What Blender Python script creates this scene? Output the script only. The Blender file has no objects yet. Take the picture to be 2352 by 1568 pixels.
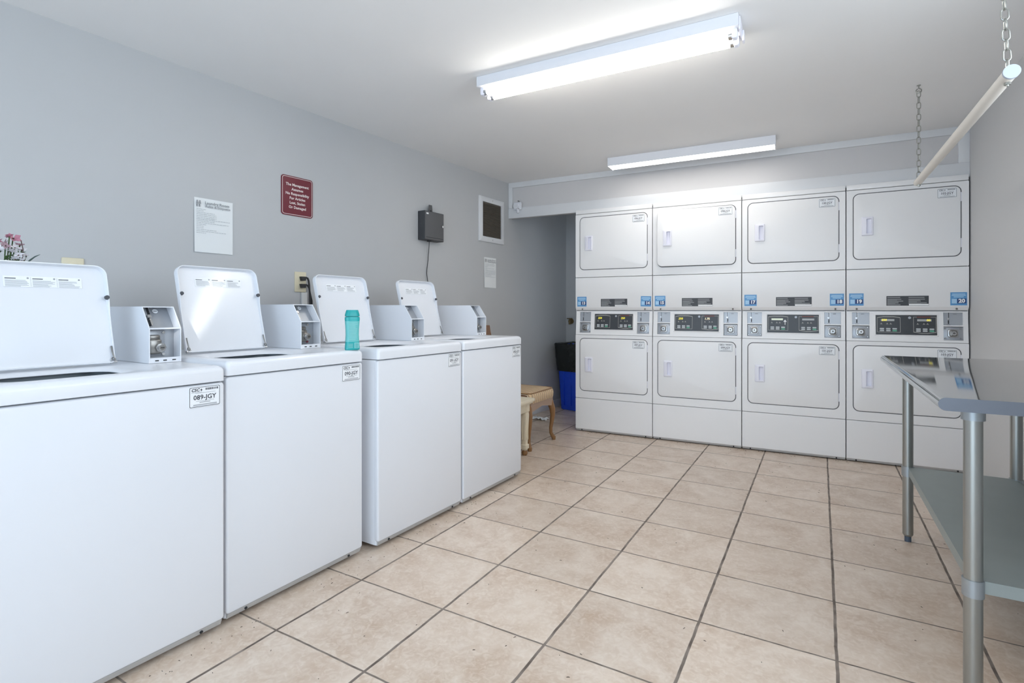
import bpy, bmesh, math, random
from mathutils import Vector, Matrix, Euler
random.seed(7)
PI = math.pi
SC = bpy.context.scene
COL = SC.collection
def R(d): return math.radians(d)

# ---------------------------------------------------------------- materials
def lin(c):
    c = c / 255.0
    return c / 12.92 if c <= 0.04045 else ((c + 0.055) / 1.055) ** 2.4
def rgb(r, g, b): return (lin(r), lin(g), lin(b), 1.0)
def mat(name, col, rough=0.5, metal=0.0, emit=None, estr=0.0, var=0.03, scale=18.0, bump=0.0, coat=0.0, spec=None, stretch=None, rvar=0.06):
    m = bpy.data.materials.new(name); m.use_nodes = True
    nt = m.node_tree; b = nt.nodes['Principled BSDF']
    tc = nt.nodes.new('ShaderNodeTexCoord'); nz = nt.nodes.new('ShaderNodeTexNoise')
    nz.inputs['Scale'].default_value = scale; nz.inputs['Detail'].default_value = 4
    if stretch:
        mp = nt.nodes.new('ShaderNodeMapping'); mp.inputs['Scale'].default_value = stretch
        nt.links.new(tc.outputs['Object'], mp.inputs['Vector']); nt.links.new(mp.outputs['Vector'], nz.inputs['Vector'])
    else:
        nt.links.new(tc.outputs['Object'], nz.inputs['Vector'])
    hsv = nt.nodes.new('ShaderNodeHueSaturation'); hsv.inputs['Color'].default_value = col
    mr = nt.nodes.new('ShaderNodeMapRange'); mr.inputs['To Min'].default_value = 1 - var; mr.inputs['To Max'].default_value = 1 + var
    nt.links.new(nz.outputs['Fac'], mr.inputs['Value']); nt.links.new(mr.outputs['Result'], hsv.inputs['Value'])
    nt.links.new(hsv.outputs['Color'], b.inputs['Base Color'])
    rr = nt.nodes.new('ShaderNodeMapRange'); rr.inputs['To Min'].default_value = max(0.02, rough - rvar); rr.inputs['To Max'].default_value = min(1, rough + rvar)
    nt.links.new(nz.outputs['Fac'], rr.inputs['Value']); nt.links.new(rr.outputs['Result'], b.inputs['Roughness'])
    b.inputs['Metallic'].default_value = metal
    if spec is not None: b.inputs['Specular IOR Level'].default_value = spec
    if coat: b.inputs['Coat Weight'].default_value = coat; b.inputs['Coat Roughness'].default_value = 0.08
    if emit: b.inputs['Emission Color'].default_value = emit; b.inputs['Emission Strength'].default_value = estr
    if bump:
        bp = nt.nodes.new('ShaderNodeBump'); bp.inputs['Strength'].default_value = bump; bp.inputs['Distance'].default_value = 0.002
        nt.links.new(nz.outputs['Fac'], bp.inputs['Height']); nt.links.new(bp.outputs['Normal'], b.inputs['Normal'])
    return m
M = {}
M['enamel'] = mat('white_enamel', rgb(228, 230, 235), 0.25, var=0.002, scale=1.5, rvar=0.01)
M['enamel_d'] = mat('dryer_enamel', rgb(240, 239, 239), 0.28, var=0.002, scale=1.5, rvar=0.01)
M['toe'] = mat('grey_toe_strip', rgb(188, 188, 188), 0.4, var=0.05)
M['gasket'] = mat('grey_rubber_gasket', rgb(98, 98, 102), 0.7)
M['dark'] = mat('dark_cavity', rgb(38, 40, 43), 0.7)
M['tub'] = mat('tub_steel', rgb(120, 128, 134), 0.35, 0.6)
M['plastic'] = mat('white_plastic', rgb(238, 237, 246), 0.35, var=0.01)
M['rubber'] = mat('dark_rubber', rgb(72, 74, 80), 0.6)
M['label'] = mat('label_paper', rgb(240, 242, 245), 0.45, var=0.01)
M['ink'] = mat('label_ink', rgb(58, 60, 68), 0.6)
M['greyink'] = mat('grey_ink', rgb(150, 152, 156), 0.7)
M['paleink'] = mat('pale_ink', rgb(176, 180, 184), 0.7)
M['coinplate'] = mat('coin_plate_metal', rgb(172, 175, 180), 0.38, 0.55, scale=60)
M['steel'] = mat('bright_steel', rgb(196, 196, 196), 0.22, 1.0, scale=40)
M['lockmetal'] = mat('lock_metal', rgb(140, 138, 135), 0.3, 0.9, scale=90, var=0.15)
M['blue'] = mat('sticker_blue', rgb(92, 152, 204), 0.4)
M['navy'] = mat('sticker_navy', rgb(34, 60, 116), 0.4)
M['skyink'] = mat('sticker_pale_print', rgb(170, 208, 236), 0.45)
M['white'] = mat('print_white', rgb(244, 244, 244), 0.45)
M['darkplate'] = mat('dark_label', rgb(66, 68, 72), 0.5)
M['lighttext'] = mat('dark_label_print', rgb(150, 151, 152), 0.5)
M['board'] = mat('control_board', rgb(58, 60, 64), 0.3)
M['frameink'] = mat('control_outline', rgb(168, 166, 160), 0.4)
M['redink'] = mat('control_red_line', rgb(150, 66, 48), 0.4)
M['btn'] = mat('button_grey', rgb(190, 194, 196), 0.4)
M['btng'] = mat('button_green', rgb(96, 168, 140), 0.4)
M['led'] = mat('led_yellow', rgb(232, 220, 70), 0.4, emit=rgb(236, 222, 60), estr=0.55)
M['ledo'] = mat('led_white', rgb(250, 236, 200), 0.4, emit=rgb(255, 236, 190), estr=0.6)
M['lcd'] = mat('lcd_pale', rgb(176, 178, 178), 0.3)
M['lcdg'] = mat('lcd_green', rgb(208, 216, 196), 0.3, emit=rgb(208, 216, 196), estr=0.2)
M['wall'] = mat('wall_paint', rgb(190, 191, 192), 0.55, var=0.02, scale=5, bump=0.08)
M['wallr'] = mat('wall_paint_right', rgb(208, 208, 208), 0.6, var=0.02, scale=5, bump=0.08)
M['panelp'] = mat('bulkhead_paint', rgb(205, 203, 203), 0.5, var=0.02, scale=6)
M['ceil'] = mat('ceiling_paint', rgb(240, 239, 238), 0.8, var=0.012, scale=4)
M['trim'] = mat('trim_paint', rgb(222, 223, 225), 0.42, var=0.02, scale=9)
M['stainless'] = mat('stainless_top', rgb(170, 171, 170), 0.06, 1.0, var=0.05, scale=7, rvar=0.02)
M['galv'] = mat('galvanised_steel', rgb(168, 174, 178), 0.42, 0.75, var=0.1, scale=16, bump=0.05)
M['endm'] = mat('stainless_end', rgb(116, 119, 126), 0.38, 0.9, var=0.06, scale=10)
M['galvs'] = mat('galvanised_shelf', rgb(160, 168, 166), 0.5, 0.5, var=0.10, scale=9, bump=0.05)
M['galvl'] = mat('leg_tube', rgb(166, 167, 163), 0.34, 0.9, var=0.07, scale=12, stretch=(6, 6, 1))
M['footp'] = mat('foot_insert', rgb(84, 96, 112), 0.5, 0.3)
M['tube'] = mat('lit_tube', rgb(255, 253, 246), 0.4, emit=(1.0, 0.965, 0.90, 1), estr=15.5)
M['tube_unseen'] = mat('lit_tube_weaker', rgb(255, 253, 246), 0.4, emit=(0.88, 0.95, 1.0, 1), estr=4.5)
M['diff'] = mat('lit_diffuser', rgb(255, 253, 248), 0.4, emit=(1.0, 0.97, 0.92, 1), estr=5.5)
M['fixt'] = mat('fixture_white', rgb(226, 227, 232), 0.35, var=0.01)
M['maroon'] = mat('sign_maroon', rgb(114, 40, 52), 0.45, var=0.05)
M['signtext'] = mat('sign_text', rgb(236, 226, 222), 0.5)
M['paper'] = mat('paper_white', rgb(236, 238, 238), 0.8, var=0.01)
M['boxgrey'] = mat('box_dark_grey', rgb(92, 92, 93), 0.5, var=0.05)
M['boxdark'] = mat('box_edge', rgb(62, 63, 66), 0.55)
M['cable'] = mat('cable_black', rgb(44, 43, 44), 0.6)
M['beige'] = mat('plate_beige', rgb(222, 212, 184), 0.45)
M['race'] = mat('raceway', rgb(206, 206, 204), 0.5)
M['teal'] = mat('bottle_teal', rgb(40, 166, 168), 0.25, var=0.03)
M['tealcap'] = mat('cap_teal', rgb(8, 156, 158), 0.35)
M['teallab'] = mat('bottle_sleeve', rgb(104, 190, 190), 0.35, var=0.15, scale=9)
M['teallt'] = mat('bottle_print', rgb(140, 203, 202), 0.4)
M['bin'] = mat('bin_blue', rgb(26, 76, 214), 0.45, var=0.1, scale=40)
M['bag'] = mat('bag_black', rgb(30, 34, 33), 0.2, var=0.3, scale=22, bump=1.0)
M['cream'] = mat('cream_paint', rgb(226, 214, 190), 0.5, var=0.04)
M['wood'] = mat('stool_wood', rgb(136, 98, 60), 0.4, var=0.2, scale=12, stretch=(1, 1, .2))
M['darkwood'] = mat('board_wood', rgb(128, 98, 78), 0.5, var=0.2, scale=12, stretch=(1, 1, .2))
M['apron'] = mat('stool_apron', rgb(160, 134, 115), 0.5, var=0.08)
M['rod'] = mat('rod_white', rgb(226, 219, 209), 0.4, var=0.02)
M['capend'] = mat('rod_cap', rgb(176, 184, 196), 0.4)
M['chain'] = mat('chain_zinc', rgb(170, 170, 164), 0.3, 0.95, scale=60)
M['brass'] = mat('old_brass', rgb(118, 100, 66), 0.4, 0.6)
M['brownslat'] = mat('vent_slats', rgb(126, 117, 106), 0.6, var=0.15, scale=30)
M['ventdark'] = mat('vent_back', rgb(96, 90, 82), 0.8)
M['leaf'] = mat('leaf_green', rgb(62, 88, 44), 0.5, var=0.3)
M['leafd'] = mat('leaf_blue_green', rgb(84, 104, 100), 0.5, var=0.1)
M['petalp'] = mat('petal_pink', rgb(188, 128, 146), 0.6, var=0.15, scale=60)
M['petalw'] = mat('petal_white', rgb(226, 222, 226), 0.6, var=0.06, scale=60)
M['petald'] = mat('petal_dusty', rgb(168, 140, 150), 0.6, var=0.15, scale=60)
M['twig'] = mat('twig_brown', rgb(90, 70, 66), 0.7)
M['vase'] = mat('vase_ceramic', rgb(200, 196, 190), 0.3)
M['debris'] = mat('floor_lint', rgb(104, 90, 80), 0.9)

def striped():
    m = mat('striped_upholstery', rgb(200, 160, 110), 0.8)
    nt = m.node_tree; b = nt.nodes['Principled BSDF']
    tc = nt.nodes.new('ShaderNodeTexCoord'); sx = nt.nodes.new('ShaderNodeSeparateXYZ')
    nt.links.new(tc.outputs['Object'], sx.inputs[0])
    ad = nt.nodes.new('ShaderNodeMath'); ad.operation = 'MULTIPLY'; ad.inputs[1].default_value = 30.0
    nt.links.new(sx.outputs['Y'], ad.inputs[0])
    fr = nt.nodes.new('ShaderNodeMath'); fr.operation = 'FRACT'; nt.links.new(ad.outputs[0], fr.inputs[0])
    cr = nt.nodes.new('ShaderNodeValToRGB'); cr.color_ramp.interpolation = 'CONSTANT'
    st = [(0.0, (206, 178, 140)), (0.35, (112, 78, 58)), (0.5, (230, 214, 188)), (0.62, (142, 102, 74)), (0.74, (216, 190, 154))]
    e = cr.color_ramp.elements
    e[0].position = 0; e[0].color = rgb(*st[0][1]); e[1].position = st[1][0]; e[1].color = rgb(*st[1][1])
    for p, c in st[2:]:
        n = e.new(p); n.color = rgb(*c)
    nt.links.new(fr.outputs[0], cr.inputs[0]); nt.links.new(cr.outputs[0], b.inputs['Base Color'])
    return m
M['stripe'] = striped()

def floor_mat():
    GX, GY, TX, TY, A = -0.1987, -2.4935, 0.4096, 0.3853, -0.0413
    m = bpy.data.materials.new('ceramic_floor_tiles'); m.use_nodes = True
    nt = m.node_tree; b = nt.nodes['Principled BSDF']; N = nt.nodes.new; L = nt.links.new
    tc = N('ShaderNodeTexCoord'); sx = N('ShaderNodeSeparateXYZ'); L(tc.outputs['Object'], sx.inputs[0])
    def mth(op, a, c=None):
        n = N('ShaderNodeMath'); n.operation = op
        for i, v in enumerate((a, c)):
            if v is None: continue
            if isinstance(v, (int, float)): n.inputs[i].default_value = v
            else: L(v, n.inputs[i])
        return n.outputs[0]
    ca, sa = math.cos(A), math.sin(A)
    x = sx.outputs['X']; y = mth('SUBTRACT', sx.outputs['Y'], GY)
    u = mth('ADD', mth('MULTIPLY', x, ca), mth('MULTIPLY', y, sa))
    w = mth('SUBTRACT', mth('MULTIPLY', y, ca), mth('MULTIPLY', x, sa))
    nz0 = N('ShaderNodeTexNoise'); nz0.inputs['Scale'].default_value = 9; L(tc.outputs['Object'], nz0.inputs['Vector'])
    wob = mth('MULTIPLY', mth('SUBTRACT', nz0.outputs['Fac'], 0.5), 0.006)
    l = mth('ADD', mth('DIVIDE', mth('ADD', mth('SUBTRACT', u, GX), wob), TX), 40.0)
    k = mth('ADD', mth('DIVIDE', mth('ADD', w, wob), TY), 40.0)
    fl, fk = mth('FRACT', l), mth('FRACT', k)
    dl = mth('MULTIPLY', mth('MINIMUM', fl, mth('SUBTRACT', 1.0, fl)), TX)
    dk = mth('MULTIPLY', mth('MINIMUM', fk, mth('SUBTRACT', 1.0, fk)), TY)
    g1 = N('ShaderNodeMapRange'); g1.interpolation_type = 'SMOOTHSTEP'; g1.inputs['From Min'].default_value = 0.0035; g1.inputs['From Max'].default_value = 0.0058
    L(dl, g1.inputs['Value'])
    g2 = N('ShaderNodeMapRange'); g2.interpolation_type = 'SMOOTHSTEP'; g2.inputs['From Min'].default_value = 0.0022; g2.inputs['From Max'].default_value = 0.0045
    L(dk, g2.inputs['Value'])
    tile = mth('MULTIPLY', g1.outputs[0], g2.outputs[0])          # 1 on a tile, 0 in the grout
    cv = N('ShaderNodeCombineXYZ'); L(mth('FLOOR', l), cv.inputs[0]); L(mth('FLOOR', k), cv.inputs[1])
    wn = N('ShaderNodeTexWhiteNoise'); wn.noise_dimensions = '2D'; L(cv.outputs[0], wn.inputs['Vector'])
    ofs = N('ShaderNodeVectorMath'); ofs.operation = 'MULTIPLY_ADD'
    L(wn.outputs['Color'], ofs.inputs[0]); ofs.inputs[1].default_value = (7, 7, 7); L(tc.outputs['Object'], ofs.inputs[2])
    n1 = N('ShaderNodeTexNoise'); n1.inputs['Scale'].default_value = 5.5; n1.inputs['Detail'].default_value = 8; n1.inputs['Roughness'].default_value = 0.62; n1.inputs['Distortion'].default_value = 0.6
    L(ofs.outputs[0], n1.inputs['Vector'])
    n2 = N('ShaderNodeTexNoise'); n2.inputs['Scale'].default_value = 42; n2.inputs['Detail'].default_value = 5; n2.inputs['Distortion'].default_value = 1.2
    L(ofs.outputs[0], n2.inputs['Vector'])
    cr = N('ShaderNodeValToRGB'); e = cr.color_ramp.elements
    e[0].position = 0.3; e[0].color = rgb(188, 164, 142); e[1].position = 0.72; e[1].color = rgb(221, 205, 189)
    L(n1.outputs['Fac'], cr.inputs[0])
    cr2 = N('ShaderNodeValToRGB'); e = cr2.color_ramp.elements
    e[0].position = 0.42; e[0].color = (0, 0, 0, 1); e[1].position = 0.72; e[1].color = (1, 1, 1, 1)
    L(n2.outputs['Fac'], cr2.inputs[0])
    mx = N('ShaderNodeMix'); mx.data_type = 'RGBA'; L(mth('MULTIPLY', cr2.outputs[0], 0.5), mx.inputs[0]); L(cr.outputs[0], mx.inputs[6]); mx.inputs[7].default_value = rgb(230, 218, 205)
    hv = N('ShaderNodeHueSaturation'); L(mx.outputs[2], hv.inputs['Color'])
    mr = N('ShaderNodeMapRange'); mr.inputs['To Min'].default_value = 0.94; mr.inputs['To Max'].default_value = 1.05; L(wn.outputs['Value'], mr.inputs['Value']); L(mr.outputs[0], hv.inputs['Value'])
    n3 = N('ShaderNodeTexNoise'); n3.inputs['Scale'].default_value = 14; L(tc.outputs['Object'], n3.inputs['Vector'])
    gr = N('ShaderNodeValToRGB'); e = gr.color_ramp.elements
    e[0].position = 0.35; e[0].color = rgb(96, 84, 76); e[1].position = 0.65; e[1].color = rgb(140, 128, 118)
    L(n3.outputs['Fac'], gr.inputs[0])
    m2 = N('ShaderNodeMix'); m2.data_type = 'RGBA'; L(tile, m2.inputs[0]); L(gr.outputs[0], m2.inputs[6]); L(hv.outputs[0], m2.inputs[7])
    L(m2.outputs[2], b.inputs['Base Color'])
    rr = N('ShaderNodeMapRange'); rr.inputs['To Min'].default_value = 0.8; rr.inputs['To Max'].default_value = 0.33; L(tile, rr.inputs['Value']); L(rr.outputs[0], b.inputs['Roughness'])
    hgt = mth('ADD', tile, mth('MULTIPLY', n2.outputs['Fac'], 0.12))
    bp = N('ShaderNodeBump'); bp.inputs['Strength'].default_value = 0.35; bp.inputs['Distance'].default_value = 0.002; L(hgt, bp.inputs['Height']); L(bp.outputs[0], b.inputs['Normal'])
    return m
M['floor'] = floor_mat()

# ---------------------------------------------------------------- mesh building
def arc(cx, cy, r, a0, a1, n): return [(cx + r * math.cos(a0 + (a1 - a0) * i / n), cy + r * math.sin(a0 + (a1 - a0) * i / n)) for i in range(n + 1)]
def rrect(x0, x1, z0, z1, r, n=5):
    rs = r if isinstance(r, (tuple, list)) else (r, r, r, r)      # bottom-right, top-right, top-left, bottom-left
    rs = [max(q, 1e-5) for q in rs]
    return (arc(x1 - rs[0], z0 + rs[0], rs[0], -PI / 2, 0, n) + arc(x1 - rs[1], z1 - rs[1], rs[1], 0, PI / 2, n) +
            arc(x0 + rs[2], z1 - rs[2], rs[2], PI / 2, PI, n) + arc(x0 + rs[3], z0 + rs[3], rs[3], PI, 1.5 * PI, n))

TEXT_CACHE = {}
def text_geo(body, size, bold=0.0, align='CENTER', spacing=1.0):
    key = (body, size, bold, align, spacing)
    if key in TEXT_CACHE: return TEXT_CACHE[key]
    c = bpy.data.curves.new('lettering', 'FONT'); c.body = body; c.size = size; c.align_x = align; c.align_y = 'CENTER'
    c.offset = bold; c.resolution_u = 2; c.space_character = spacing; c.space_line = 1.0; c.fill_mode = 'FRONT'
    o = bpy.data.objects.new('lettering', c); COL.objects.link(o)
    dg = bpy.context.evaluated_depsgraph_get(); dg.update()
    me = bpy.data.meshes.new_from_object(o.evaluated_get(dg))
    g = ([tuple(v.co) for v in me.vertices], [tuple(p.vertices) for p in me.polygons])
    bpy.data.objects.remove(o); bpy.data.curves.remove(c); bpy.data.meshes.remove(me)
    TEXT_CACHE[key] = g
    return g

class MB:
    def __init__(s): s.v = []; s.f = []; s.m = []; s.mats = []
    def mi(s, m):
        if m not in s.mats: s.mats.append(m)
        return s.mats.index(m)
    def add(s, vs, fs, m, T=None):
        o = len(s.v); k = s.mi(m)
        for p in vs: s.v.append(tuple(T @ Vector(p)) if T is not None else tuple(p))
        for f in fs: s.f.append(tuple(i + o for i in f)); s.m.append(k)
        return s
    def box(s, x0, x1, y0, y1, z0, z1, m, T=None, bev=0.0, seg=2):
        if bev <= 0:
            vs = [(x, y, z) for x in (x0, x1) for y in (y0, y1) for z in (z0, z1)]
            return s.add(vs, [(0, 1, 3, 2), (4, 6, 7, 5), (0, 4, 5, 1), (2, 3, 7, 6), (0, 2, 6, 4), (1, 5, 7, 3)], m, T)
        bm = bmesh.new(); bmesh.ops.create_cube(bm, size=1)
        for v in bm.verts: v.co = Vector(((x0 + x1) / 2 + v.co.x * (x1 - x0), (y0 + y1) / 2 + v.co.y * (y1 - y0), (z0 + z1) / 2 + v.co.z * (z1 - z0)))
        bmesh.ops.bevel(bm, geom=bm.edges[:], offset=bev, segments=seg, profile=0.5, affect='EDGES')
        bm.verts.index_update()
        s.add([tuple(v.co) for v in bm.verts], [tuple(v.index for v in f.verts) for f in bm.faces], m, T); bm.free(); return s
    def rings(s, rs, m, T=None, cap0=True, cap1=True, close=True):
        n = len(rs[0]); vs = [p for r in rs for p in r]; fs = []
        for i in range(len(rs) - 1):
            for j in range(n if close else n - 1):
                a, b2 = i * n + j, i * n + (j + 1) % n
                fs.append((a, b2, b2 + n, a + n))
        if cap0: fs.append(tuple(reversed(range(n))))
        if cap1: fs.append(tuple(range((len(rs) - 1) * n, len(rs) * n)))
        return s.add(vs, fs, m, T)
    def slab(s, x0, x1, z0, z1, r, yf, yb, m, T=None, bev=0.003, n=5, seg=3):
        """rounded-rectangle plate facing -y, its front edge rounded"""
        rs = []
        rs.append([(x, yb, z) for x, z in rrect(x0, x1, z0, z1, r, n)])
        for i in range(seg + 1):
            a = PI / 2 * i / seg; ins = bev * (1 - math.cos(a)); yy = yf + bev * (1 - math.sin(a))
            rr_ = [max(q - ins, 1e-5) for q in r] if isinstance(r, (tuple, list)) else max(r - ins, 1e-5)
            rs.append([(x, yy, z) for x, z in rrect(x0 + ins, x1 - ins, z0 + ins, z1 - ins, rr_, n)])
        return s.rings(rs, m, T)
    def frame(s, outer, inner, yf, yb, m, T=None):
        """plate with a hole; outer and inner are 2-D loops of equal length"""
        n = len(outer)
        rs = [[(x, yb, z) for x, z in inner], [(x, yf, z) for x, z in inner], [(x, yf, z) for x, z in outer], [(x, yb, z) for x, z in outer], [(x, yb, z) for x, z in inner]]
        return s.rings(rs, m, T, cap0=False, cap1=False)
    def flat(s, x0, x1, z0, z1, y, m, T=None):
        return s.add([(x0, y, z0), (x1, y, z0), (x1, y, z1), (x0, y, z1)], [(0, 1, 2, 3)], m, T)
    def poly(s, pts, y, m, T=None):
        return s.add([(x, y, z) for x, z in pts], [tuple(range(len(pts)))], m, T)
    def text(s, body, x, z, y, size, m, T=None, bold=0.0, align='CENTER', spacing=1.0, shear=0.0):
        vs, fs = text_geo(body, size, bold, align, spacing)
        return s.add([(x + a + shear * b2, y, z + b2) for a, b2, c in vs], fs, m, T)
    def cyl(s, p0, p1, r0, m, r1=None, n=20, T=None, caps=True):
        p0, p1 = Vector(p0), Vector(p1); d = (p1 - p0).normalized()
        u = d.orthogonal().normalized(); w = d.cross(u); r1 = r0 if r1 is None else r1
        rs = [[tuple(p + (u * math.cos(2 * PI * i / n) + w * math.sin(2 * PI * i / n)) * r) for i in range(n)] for p, r in ((p0, r0), (p1, r1))]
        return s.rings(rs, m, T, caps, caps)
    def lathe(s, prof, m, T=None, n=24, sx=1.0, sy=1.0):
        rs = [[(r * math.cos(2 * PI * i / n) * sx, r * math.sin(2 * PI * i / n) * sy, z) for i in range(n)] for r, z in prof]
        return s.rings(rs, m, T)
    def tube(s, pts, r, m, T=None, n=8, close=False):
        P = [Vector(p) for p in pts]; k = len(P); rs = []; up = None
        for i in range(k):
            if close: d = (P[(i + 1) % k] - P[i - 1]).normalized()
            else: d = (P[min(i + 1, k - 1)] - P[max(i - 1, 0)]).normalized()
            if up is None: up = d.orthogonal().normalized()
            up = (up - d * up.dot(d)).normalized(); w = d.cross(up)
            rad = r[i] if isinstance(r, (list, tuple)) else r
            rs.append([tuple(P[i] + (up * math.cos(2 * PI * j / n) + w * math.sin(2 * PI * j / n)) * rad) for j in range(n)])
        if close: rs.append(rs[0]); return s.rings(rs, m, T, False, False)
        return s.rings(rs, m, T)
    def prism(s, poly, a0, a1, m, axis='x', T=None):
        """2-D loop extruded along an axis; loop is (y,z) for x, (x,z) for y, (x,y) for z"""
        f = {'x': lambda p, a: (a, p[0], p[1]), 'y': lambda p, a: (p[0], a, p[1]), 'z': lambda p, a: (p[0], p[1], a)}[axis]
        return s.rings([[f(p, a0) for p in poly], [f(p, a1) for p in poly]], m, T)
    def mesh(s, name, smooth=35):
        me = bpy.data.meshes.new(name); me.from_pydata(s.v, [], s.f)
        for k in s.mats: me.materials.append(M[k])
        me.polygons.foreach_set('material_index', s.m)
        bm = bmesh.new(); bm.from_mesh(me); bmesh.ops.remove_doubles(bm, verts=bm.verts, dist=1e-6) if len(bm.verts) < 4000 else None
        bmesh.ops.recalc_face_normals(bm, faces=bm.faces); bm.to_mesh(me); bm.free()
        if smooth:
            me.polygons.foreach_set('use_smooth', [True] * len(me.polygons))
            me.set_sharp_from_angle(angle=R(smooth))
        return me

def tag(o, label=None, cat=None, group=None, kind=None):
    if label: o['label'] = label
    if cat: o['category'] = cat
    if group: o['group'] = group
    if kind: o['kind'] = kind
    return o
def put(name, mesh, parent=None, loc=None, rot=None):
    o = bpy.data.objects.new(name, mesh if not isinstance(mesh, MB) else mesh.mesh(name)); COL.objects.link(o)
    if parent: o.parent = parent
    if loc: o.location = loc
    if rot: o.rotation_euler = rot
    return o
def empty(name, loc, rz=0.0):
    o = bpy.data.objects.new(name, None); COL.objects.link(o); o.location = loc; o.rotation_euler = (0, 0, rz); o.empty_display_size = 0.05
    return o
CACHE = {}
def cached(key, fn):
    if key not in CACHE: CACHE[key] = fn().mesh(key)
    return CACHE[key]
def struct(name, mb): return tag(put(name, mb), kind='structure')

# ---------------------------------------------------------------- the room
H = 2.308
LWA = R(5.4926); LWP = Vector((-0.987, -2.998, 0)); LWD = Vector((math.sin(LWA), math.cos(LWA), 0)); LWN = Vector((math.cos(LWA), -math.sin(LWA), 0))
def lw(s, z=0.0, off=0.0): return LWP + LWD * s + LWN * off + Vector((0, 0, z))
LWROT = PI / 2 - LWA
RWA = math.atan(0.052)
Y0, Y1 = -5.9, 1.216
def rwx(y): return 2.766 + 0.052 * y
def lwx(y): return LWP.x + (y - LWP.y) * math.tan(LWA)
def quadprism(pts, z0, z1, m): 
    mb = MB(); mb.rings([[(x, y, z0) for x, y in pts], [(x, y, z1) for x, y in pts]], m); return mb
room = [(lwx(Y0) - .1, Y0 - .1), (rwx(Y0) + .1, Y0 - .1), (rwx(Y1) + .1, Y1 + .1), (lwx(Y1) - .1, Y1 + .1)]
struct('floor', quadprism(room, -0.08, 0.0, 'floor'))
struct('ceiling', quadprism(room, H, H + 0.08, 'ceil'))
struct('wall_left', quadprism([(lwx(Y0 - .1), Y0 - .1), (lwx(Y1 + .1), Y1 + .1), (lwx(Y1 + .1) - .1, Y1 + .1), (lwx(Y0 - .1) - .1, Y0 - .1)], 0, H, 'wall'))
WY0, WY1, WZ0, WZ1 = -4.05, -2.35, 1.18, 2.12      # unseen window opening added in the right wall as a fill light source
def rwseg(mb, ya, yb, z0, z1): mb.rings([[(rwx(ya), ya, z), (rwx(yb), yb, z), (rwx(yb) + .1, yb, z), (rwx(ya) + .1, ya, z)] for z in (z0, z1)], 'wallr')
rw_ = MB(); rwseg(rw_, WY1, Y1 + .1, 0, H); rwseg(rw_, Y0 - .1, WY0, 0, H); rwseg(rw_, WY0, WY1, 0, WZ0); rwseg(rw_, WY0, WY1, WZ1, H)
struct('wall_right', rw_)
AX0, AX1, AZ0, AZ1 = .35, 1.05, .80, 1.75      # small unseen window added behind the dryers to light the alcove
wb_ = MB()
for a_, b_, z0, z1 in ((lwx(Y1), AX0, 0, H), (AX1, rwx(Y1), 0, H), (AX0, AX1, 0, AZ0), (AX0, AX1, AZ1, H)): wb_.box(a_, b_, Y1, Y1 + .1, z0, z1, 'wall')
struct('wall_back', wb_)
# wall behind the camera, with an unseen doorway added to let daylight in
DX0, DX1, DZ = -0.55, 2.25, 2.14
fw_ = MB()
for a, b_, z0, z1 in ((lwx(Y0), DX0, 0, H), (DX1, rwx(Y0), 0, H), (DX0, DX1, DZ, H)):
    fw_.box(a, b_, Y0 - .1, Y0, z0, z1, 'wallr')
struct('wall_front', fw_)
tr = MB()
for a, b_, z0, z1 in ((DX0 - .08, DX0, 0, DZ + .08), (DX1, DX1 + .08, 0, DZ + .08), (DX0, DX1, DZ, DZ + .08)):
    tr.box(a, b_, Y0, Y0 + .018, z0, z1, 'trim')
struct('trim_1', tr)
# bulkhead over the dryers and its wooden trim
BX0, BX1 = lwx(0.03) + .001, rwx(0.03) - .001
struct('wall_bulkhead', MB().box(BX0, BX1, 0.032, 0.09, 1.97, H, 'panelp'))
struct('trim_2', MB().box(BX0, BX1, 0.019, 0.032, 2.258, H, 'trim', bev=.002))
struct('trim_3', MB().box(BX0, -0.652, 0.019, 0.032, 2.063, 2.258, 'trim', bev=.002))
struct('trim_4', MB().box(2.706, BX1, 0.019, 0.032, 2.063, 2.258, 'trim', bev=.002))
struct('trim_5', MB().box(BX0, BX1, 0.019, 0.034, 1.966, 2.063, 'trim', bev=.002))
bb = MB(); bb.box(0, 1.1, -0.012, 0, 0, 0.085, 'trim', bev=.003)
o = struct('baseboard_left', bb); o.location = lw(3.05); o.rotation_euler = (0, 0, LWROT)
struct('baseboard_back', MB().box(lwx(Y1) + .02, 0.0, Y1 - .012, Y1, 0, 0.085, 'trim', bev=.003))

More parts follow.
